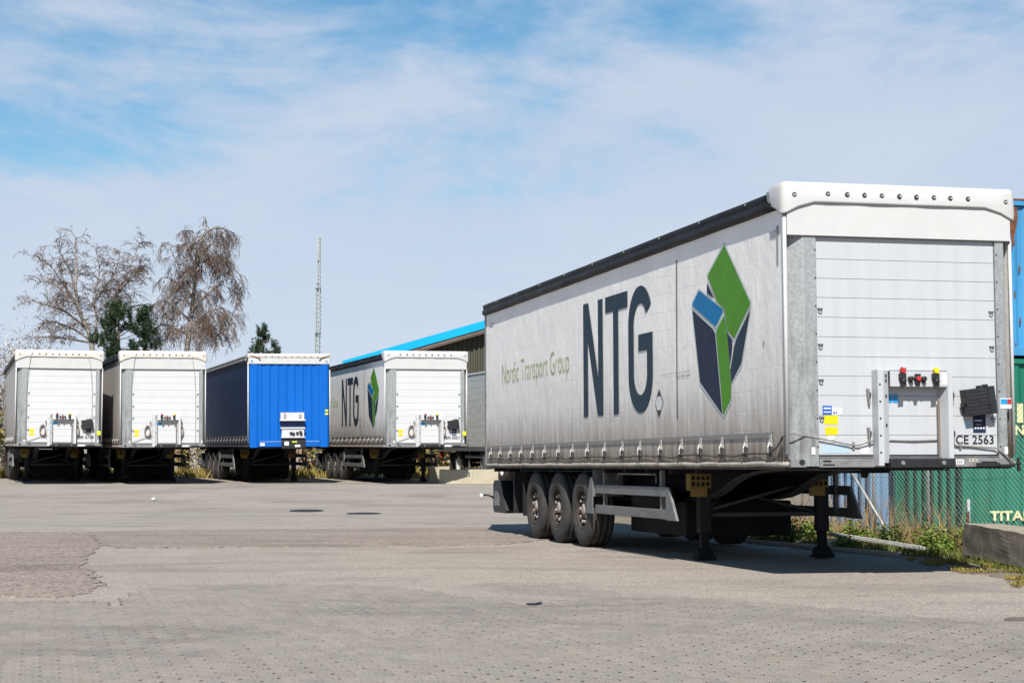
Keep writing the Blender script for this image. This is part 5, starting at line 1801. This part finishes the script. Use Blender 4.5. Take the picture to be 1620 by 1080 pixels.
def shrub(x, y, h, w, seed, label, m_leaf, n, leaf=0.10, m2=None, name='shrub', group='shrubs along the back of the yard', twiggy=18):
    r_ = random.Random(seed)
    root = empty(name, (x, y, gz(y)), label, 'shrub', group)
    st, lf, l2 = MB(), MB(), MB()
    for k in range(twiggy):
        az, sp = r_.uniform(0, 6.28), r_.uniform(0.1, 1.0)
        p = Vector((r_.gauss(0, 0.1), r_.gauss(0, 0.1), -0.05))
        pts = [p]
        d = Vector((math.cos(az) * sp * w / h, math.sin(az) * sp * w / h, 1.0)).normalized()
        L_ = h * r_.uniform(0.6, 1.05)
        for q in range(5):
            d = (d + Vector((r_.gauss(0, 0.13), r_.gauss(0, 0.13), 0.02))).normalized()
            pts.append(pts[-1] + d * L_ / 5)
        st.tube(pts, [0.022 * min(1, h / 3) * (1 - 0.17 * q) for q in range(6)], 3, False)
        for _ in range(n // twiggy):
            f = r_.uniform(0.6, 5)
            q = min(4, int(f))
            c = pts[q].lerp(pts[q + 1], f - q) + Vector((r_.gauss(0, 0.10 * w), r_.gauss(0, 0.10 * w), r_.gauss(0, 0.06 * h)))
            c.z = max(0.03, c.z)
            leafquad(l2 if (m2 and r_.random() < 0.55) else lf, c, leaf, r_)
    link('stems', st.mesh('stems', False, False), M_twig, root)
    link('foliage', lf.mesh('foliage', False, False), m_leaf, root)
    if m2:
        link('blossom', l2.mesh('blossom', False, False), m2, root)


shrub(-20.2, 71, 6.2, 2.0, 41, 'tall shrub with pale blossom at the left edge behind the leftmost trailer', M_twig, 13000, 0.08, M_blossom, 'flowering_shrub', twiggy=60)
shrub(-18.9, 63.5, 2.6, 0.9, 42, 'green and yellow shrub left of the leftmost trailer', M_grass, 1600, 0.12, M_ygrass, twiggy=30)
shrub(-20.2, 66.0, 4.2, 1.1, 43, 'red brown leafed shrub behind the leftmost trailer', leaf_mat('red_leaf', (0.14, 0.05, 0.025)), 1600, 0.12, M_twig, twiggy=30)
spots = [(-15.2, 72, 1.7), (-13.5, 73, 1.6), (-12.2, 71, 1.9), (-10.9, 72, 1.8), (-9.4, 70.5, 1.8), (-8.2, 72, 1.8), (-7.2, 70, 1.7), (-6.0, 71.5, 1.8), (-4.9, 70, 1.7), (-3.6, 69.5, 1.9), (-2.6, 68.5, 1.9), (-1.6, 70, 1.7), (-0.4, 69, 1.7)]
names = ['under the BR 6758 trailer', 'between the BR 6758 trailer and its neighbour', 'behind the trailer without plate, farther left', 'behind the trailer without plate, farther right',
         'in the gap left of the blue trailer', 'behind the blue trailer wheels', 'behind the middle of the blue trailer', 'in the gap right of the blue trailer',
         'behind the wheels of the BN 5051 trailer', 'behind the middle of the BN 5051 trailer', 'in the gap beside the BN 5051 landing leg', 'behind the concrete blocks', 'behind the grey box trailer wheels']
for i, ((x, y, h), nm) in enumerate(zip(spots, names)):
    shrub(x, y, h, 1.0, 50 + i, 'low yellow green shrub ' + nm, M_ygrass if i % 2 else M_grass, 900, 0.13, M_straw, twiggy=20)


def blades(name, label, area, n, h, m_, seed, lean=0.5, wd=0.006):
    """area: function returning a random (x, y)"""
    r_ = random.Random(seed)
    m = MB()
    for _ in range(n):
        x, y = area(r_)
        z = gz(y) + 0.012
        l = h * r_.uniform(0.4, 1.2)
        d = Vector((r_.gauss(0, lean), r_.gauss(0, lean), 1)).normalized()
        w = Vector((r_.gauss(0, 1), r_.gauss(0, 1), 0)).normalized() * wd * r_.uniform(0.6, 1.4)
        p = Vector((x, y, z))
        q = p + d * l * 0.6
        e = q + (d + Vector((r_.gauss(0, 0.3), r_.gauss(0, 0.3), -0.35))).normalized() * l * 0.4
        m.add([p - w, p + w, q + w * 0.7, q - w * 0.7, e], [(0, 1, 2, 3), (3, 2, 4)])
    o = link(name, m.mesh(name, False, False), m_)
    o['kind'] = 'stuff'
    o['label'] = label
    o['category'] = 'grass'


def verge_pt(r_, y0, y1, a, c):
    """point between the verge edge (a=0) and the fence (a=1)"""
    y = r_.uniform(y0, y1)
    f = r_.uniform(a, c)
    e = 5.15 - max(0, y - 21.8) * 0.30
    return (e + (fx(y) - e) * f, y)


def clumpy(fn, sc_, thr):
    def g(r_):
        for _ in range(30):
            p = fn(r_)
            if noise.noise(Vector((p[0] * sc_, p[1] * sc_, 7))) > thr:
                return p
        return p
    return g


blades('verge_grass', 'tufted green and yellow grass along the verge by the fence', clumpy(lambda r_: verge_pt(r_, 19.5, 31, 0.15, 1.15), 1.6, 0.02), 9000, 0.14, M_grass, 61)
blades('dry_grass', 'dry straw coloured grass along the foot of the fence', clumpy(lambda r_: verge_pt(r_, 22.5, 34, 0.6, 1.2), 1.2, 0.0), 7000, 0.36, M_straw, 62, 0.45, 0.005)
blades('tall_dry_stalks', 'tall dry stalks standing against the chain link fence', lambda r_: verge_pt(r_, 24, 36, 0.8, 1.15), 900, 0.85, M_straw, 63, 0.22, 0.005)
blades('edge_grass', 'short dry moss and grass on the ground before the concrete block', clumpy(lambda r_: (r_.uniform(4.85, 6.5), r_.uniform(16.4, 21.9)), 2.2, 0.08), 15000, 0.05, M_ygrass, 64, 0.8, 0.006)
blades('block_moss', 'green weeds growing along the foot of the concrete block', lambda r_: (5.52 + r_.gauss(0, 0.05), r_.uniform(18.5, 21.8)), 700, 0.09, M_grass, 65)
blades('back_grass', 'rough yellow green grass behind the row of trailers', clumpy(lambda r_: (r_.uniform(-22, 3), r_.uniform(64, 73)), 0.5, -0.1), 12000, 0.40, M_ygrass, 66, 0.5, 0.018)
blades('block_foot_grass', 'green grass at the foot of the pale concrete blocks', lambda r_: (r_.uniform(-2.2, 0.2), r_.uniform(56.4, 57.0)), 500, 0.14, M_grass, 67, 0.5, 0.012)


def weed(x, y, h, w, n, seed, label):
    r_ = random.Random(seed)
    root = empty('leafy_weed', (x, y, gz(y) + 0.015), label, 'weed', 'leafy weeds by the fence')
    st, lf = MB(), MB()
    for k in range(14):
        az, sp = r_.uniform(0, 6.28), r_.uniform(0.0, 1.0)
        e = Vector((math.cos(az) * sp * w, math.sin(az) * sp * w, h * r_.uniform(0.6, 1.1) * (1.1 - 0.5 * sp)))
        st.tube([Vector((0, 0, 0)), e * 0.5 + Vector((0, 0, 0.05)), e], [0.008, 0.006, 0.003], 3, False)
        for _ in range(n // 14):
            f = r_.uniform(0.25, 1.05)
            leafquad(lf, e * f + Vector((r_.gauss(0, 0.06), r_.gauss(0, 0.06), abs(r_.gauss(0, 0.05)))), 0.052, r_, 0.2)
    link('stems', st.mesh('stems', False, False), M_grass, root)
    link('leaves', lf.mesh('leaves', False, False), M_leaf if seed % 3 else M_leafd, root)


WD = [(4.15, 26.3, 0.42, 0.40, 'bright leafy weed right behind the far landing leg'), (3.85, 27.2, 0.45, 0.45, 'bushy weed left of the far landing leg, nearer the wheels'),
      (3.45, 28.6, 0.40, 0.45, 'weed seen under the trailer left of the landing leg'), (4.6, 26.8, 0.38, 0.35, 'leafy weed at the left end of the long plank'),
      (4.95, 25.7, 0.32, 0.32, 'weed behind the middle of the long plank'), (5.35, 24.9, 0.36, 0.32, 'weed at the foot of the fence brace'),
      (5.65, 23.9, 0.40, 0.35, 'dark weed at the foot of the fence post'), (5.95, 23.3, 0.48, 0.36, 'tall dark weed left of the concrete block'),
      (5.95, 22.5, 0.34, 0.30, 'weed touching the left end of the concrete block'), (4.55, 24.35, 0.10, 0.22, 'low weed in front of the long plank'),
      (5.62, 22.95, 0.14, 0.2, 'low weed by the right end of the long plank')]
for i, (x, y, h, w, lab) in enumerate(WD):
    weed(x, y, h * 0.78, w, 520, 70 + i, lab)


# ------------------------------------------------------------------ warehouse and mast
def warehouse():
    D = 78.0
    t = empty('warehouse', Matrix.Translation((0, D, gz(D))), 'olive clad warehouse with bright blue pitched roof behind the back row', 'building')
    g0 = gz(D)
    pL = at(556, 566.5, D)
    pR = at(769, 506, D)
    sl = (pR.z - pL.z) / (pR.x - pL.x)
    xa, xr = pL.x - 0.4, pL.x + 15.0                # eave and ridge
    za, zr = pL.z - g0 - 0.4 * sl, pL.z - g0 + 15 * sl
    th = 0.36
    for nm, x0, z0, x1, z1_ in (('roof', xa, za, xr, zr), ('roof', 2 * xr - xa, za, xr, zr)):
        m = MB()
        m.prism([(x0, z0), (x1, z1_), (x1, z1_ - th), (x0, z0 - th)] if x0 < x1 else [(x1, z1_), (x0, z0), (x0, z0 - th), (x1, z1_ - th)], 'xz', 0.0, 26.0)
        link('roof', m.mesh('roof'), M_roofb, t)
        m = MB()
        m.prism([(x0, z0 - th - 0.003), (x1, z1_ - th - 0.003), (x1, z1_ - th - 0.13), (x0, z0 - th - 0.13)], 'xz', 0.06, 0.14)
        link('fascia_board', m.mesh('fascia'), M_fascia, t)
        m = MB()
        m.prism([(x0, z0 - th - 0.14), (x1, z1_ - th - 0.14), (x1, z1_ - th - 0.20), (x0, z0 - th - 0.20)], 'xz', 0.10, 0.62)
        link('soffit', m.mesh('soffit'), M_fascia, t)
    # corrugated gable
    wl_, wr = xa + 0.5, 2 * xr - xa - 0.5
    m = MB()
    p = 0.22
    x = wl_
    prof = []
    while x < wr:
        prof += [(x, 0.62), (x + p * 0.35, 0.62), (x + p * 0.5, 0.68), (x + p * 0.85, 0.68)]
        x += p

    def zt(x_):
        return za + (min(x_, 2 * xr - x_) - xa) * sl - th - 0.15
    for a, c in zip(prof, prof[1:]):
        m.add([(a[0], a[1], 0), (c[0], c[1], 0), (c[0], c[1], zt(c[0])), (a[0], a[1], zt(a[0]))], [(0, 1, 2, 3)])
    link('gable_wall', m.mesh('gable', fix=False), M_olive, t)
    for nm, x0 in (('side_wall', wl_), ('side_wall', wr - 0.1)):
        link(nm, MB().box(x0, x0 + 0.1, 0.7, 25.5, 0, za - th + 0.1).mesh('sw'), M_olive, t)
    link('rear_wall', MB().prism([(wl_, 0), (wr, 0), (wr, zt(wr)), (xr, zt(xr)), (wl_, zt(wl_))], 'xz', 25.4, 25.5).mesh('rw'), M_olive, t)


warehouse()


def mast():
    D = 150.0
    b_ = at(501, 700, D)
    t = empty('telecom_mast', (b_.x, D, gz(D)), 'slender pale telecom mast with antennas rising behind the blue trailer', 'mast')

    def zz(v):
        return at(503, v, D).z - gz(D)
    z1_, z2, z3 = zz(527), zz(456), zz(372)

    def lattice(name, z_0, z_1, ra, rb, x0, step):
        mm, bb = MB(), MB()
        n = max(2, int((z_1 - z_0) / step))
        for k in range(4):
            c0, s0 = math.cos(k * math.pi / 2 + 0.6), math.sin(k * math.pi / 2 + 0.6)
            c1, s1 = math.cos((k + 1) * math.pi / 2 + 0.6), math.sin((k + 1) * math.pi / 2 + 0.6)
            mm.tube([(x0 + ra * c0, ra * s0, z_0), (x0 + rb * c0, rb * s0, z_1)], 0.058, 5)
            for q in range(n):
                f0, f1 = q / n, (q + 1) / n
                r0, r1 = ra + (rb - ra) * f0, ra + (rb - ra) * f1
                za_, zb_ = z_0 + (z_1 - z_0) * f0, z_0 + (z_1 - z_0) * f1
                bb.tube([(x0 + r0 * c0, r0 * s0, za_), (x0 + r1 * c1, r1 * s1, zb_)], 0.022, 3, False)
                bb.tube([(x0 + r0 * c1, r0 * s1, za_), (x0 + r0 * c0, r0 * s0, za_)], 0.022, 3, False)
        o_ = link(name, mm.mesh(name), M_mast, t)
        link('bracing', bb.mesh('bracing', fix=False), M_mast, o_)
        link('cable_tray', MB().box(x0 - 0.07, x0 + 0.05, -0.03, 0.03, z_0, z_1).mesh('tray'), M_mast, o_)
    lattice('lower_section', 0.0, z1_, 0.27, 0.24, 0.0, 0.42)
    lattice('middle_section', z1_, z2, 0.24, 0.21, 0.04, 0.38)
    lattice('upper_section', z2, z3, 0.14, 0.12, 0.08, 0.30)
    for z, r_ in ((z1_, 0.29), (z2, 0.27), (z2 + 0.38, 0.17)):
        link('flange', MB().lathe([(r_, z - 0.04), (r_, z + 0.04)], 14, 'z', (0.05, 0, 0)).mesh('f'), M_mastd, t)
    for k in range(3):
        a = k * 2.094 + 0.4
        x, y = 0.09 + 0.24 * math.cos(a), 0.24 * math.sin(a)
        ao = link('antenna_panel', MB().box(x - 0.055, x + 0.055, y - 0.05, y + 0.05, z3 - 2.2, z3 - 0.15).mesh('a'), M_mast, t, bev=0.02)
        link('antenna_arm', MB().tube([(0.09, 0, z3 - 0.4), (x, y, z3 - 0.4)], 0.03, 5).tube([(0.09, 0, z3 - 2.0), (x, y, z3 - 2.0)], 0.03, 5).mesh('arm'), M_mastd, ao)
    for k in range(44):
        z = 2.0 + (z3 - 2.3) * k / 43
        r_ = 0.27 if z < z1_ else (0.24 if z < z2 else 0.14)
        link('climbing_step', cm('step', lambda m: m.box(0, 0.09, -0.03, 0.03, -0.04, 0.04)), M_mastd, t, loc=((0.0 if z < z1_ else 0.06) + r_ - 0.05, -0.14, z))


mast()
print('tris', nA, nB, 'pavers', len(field))
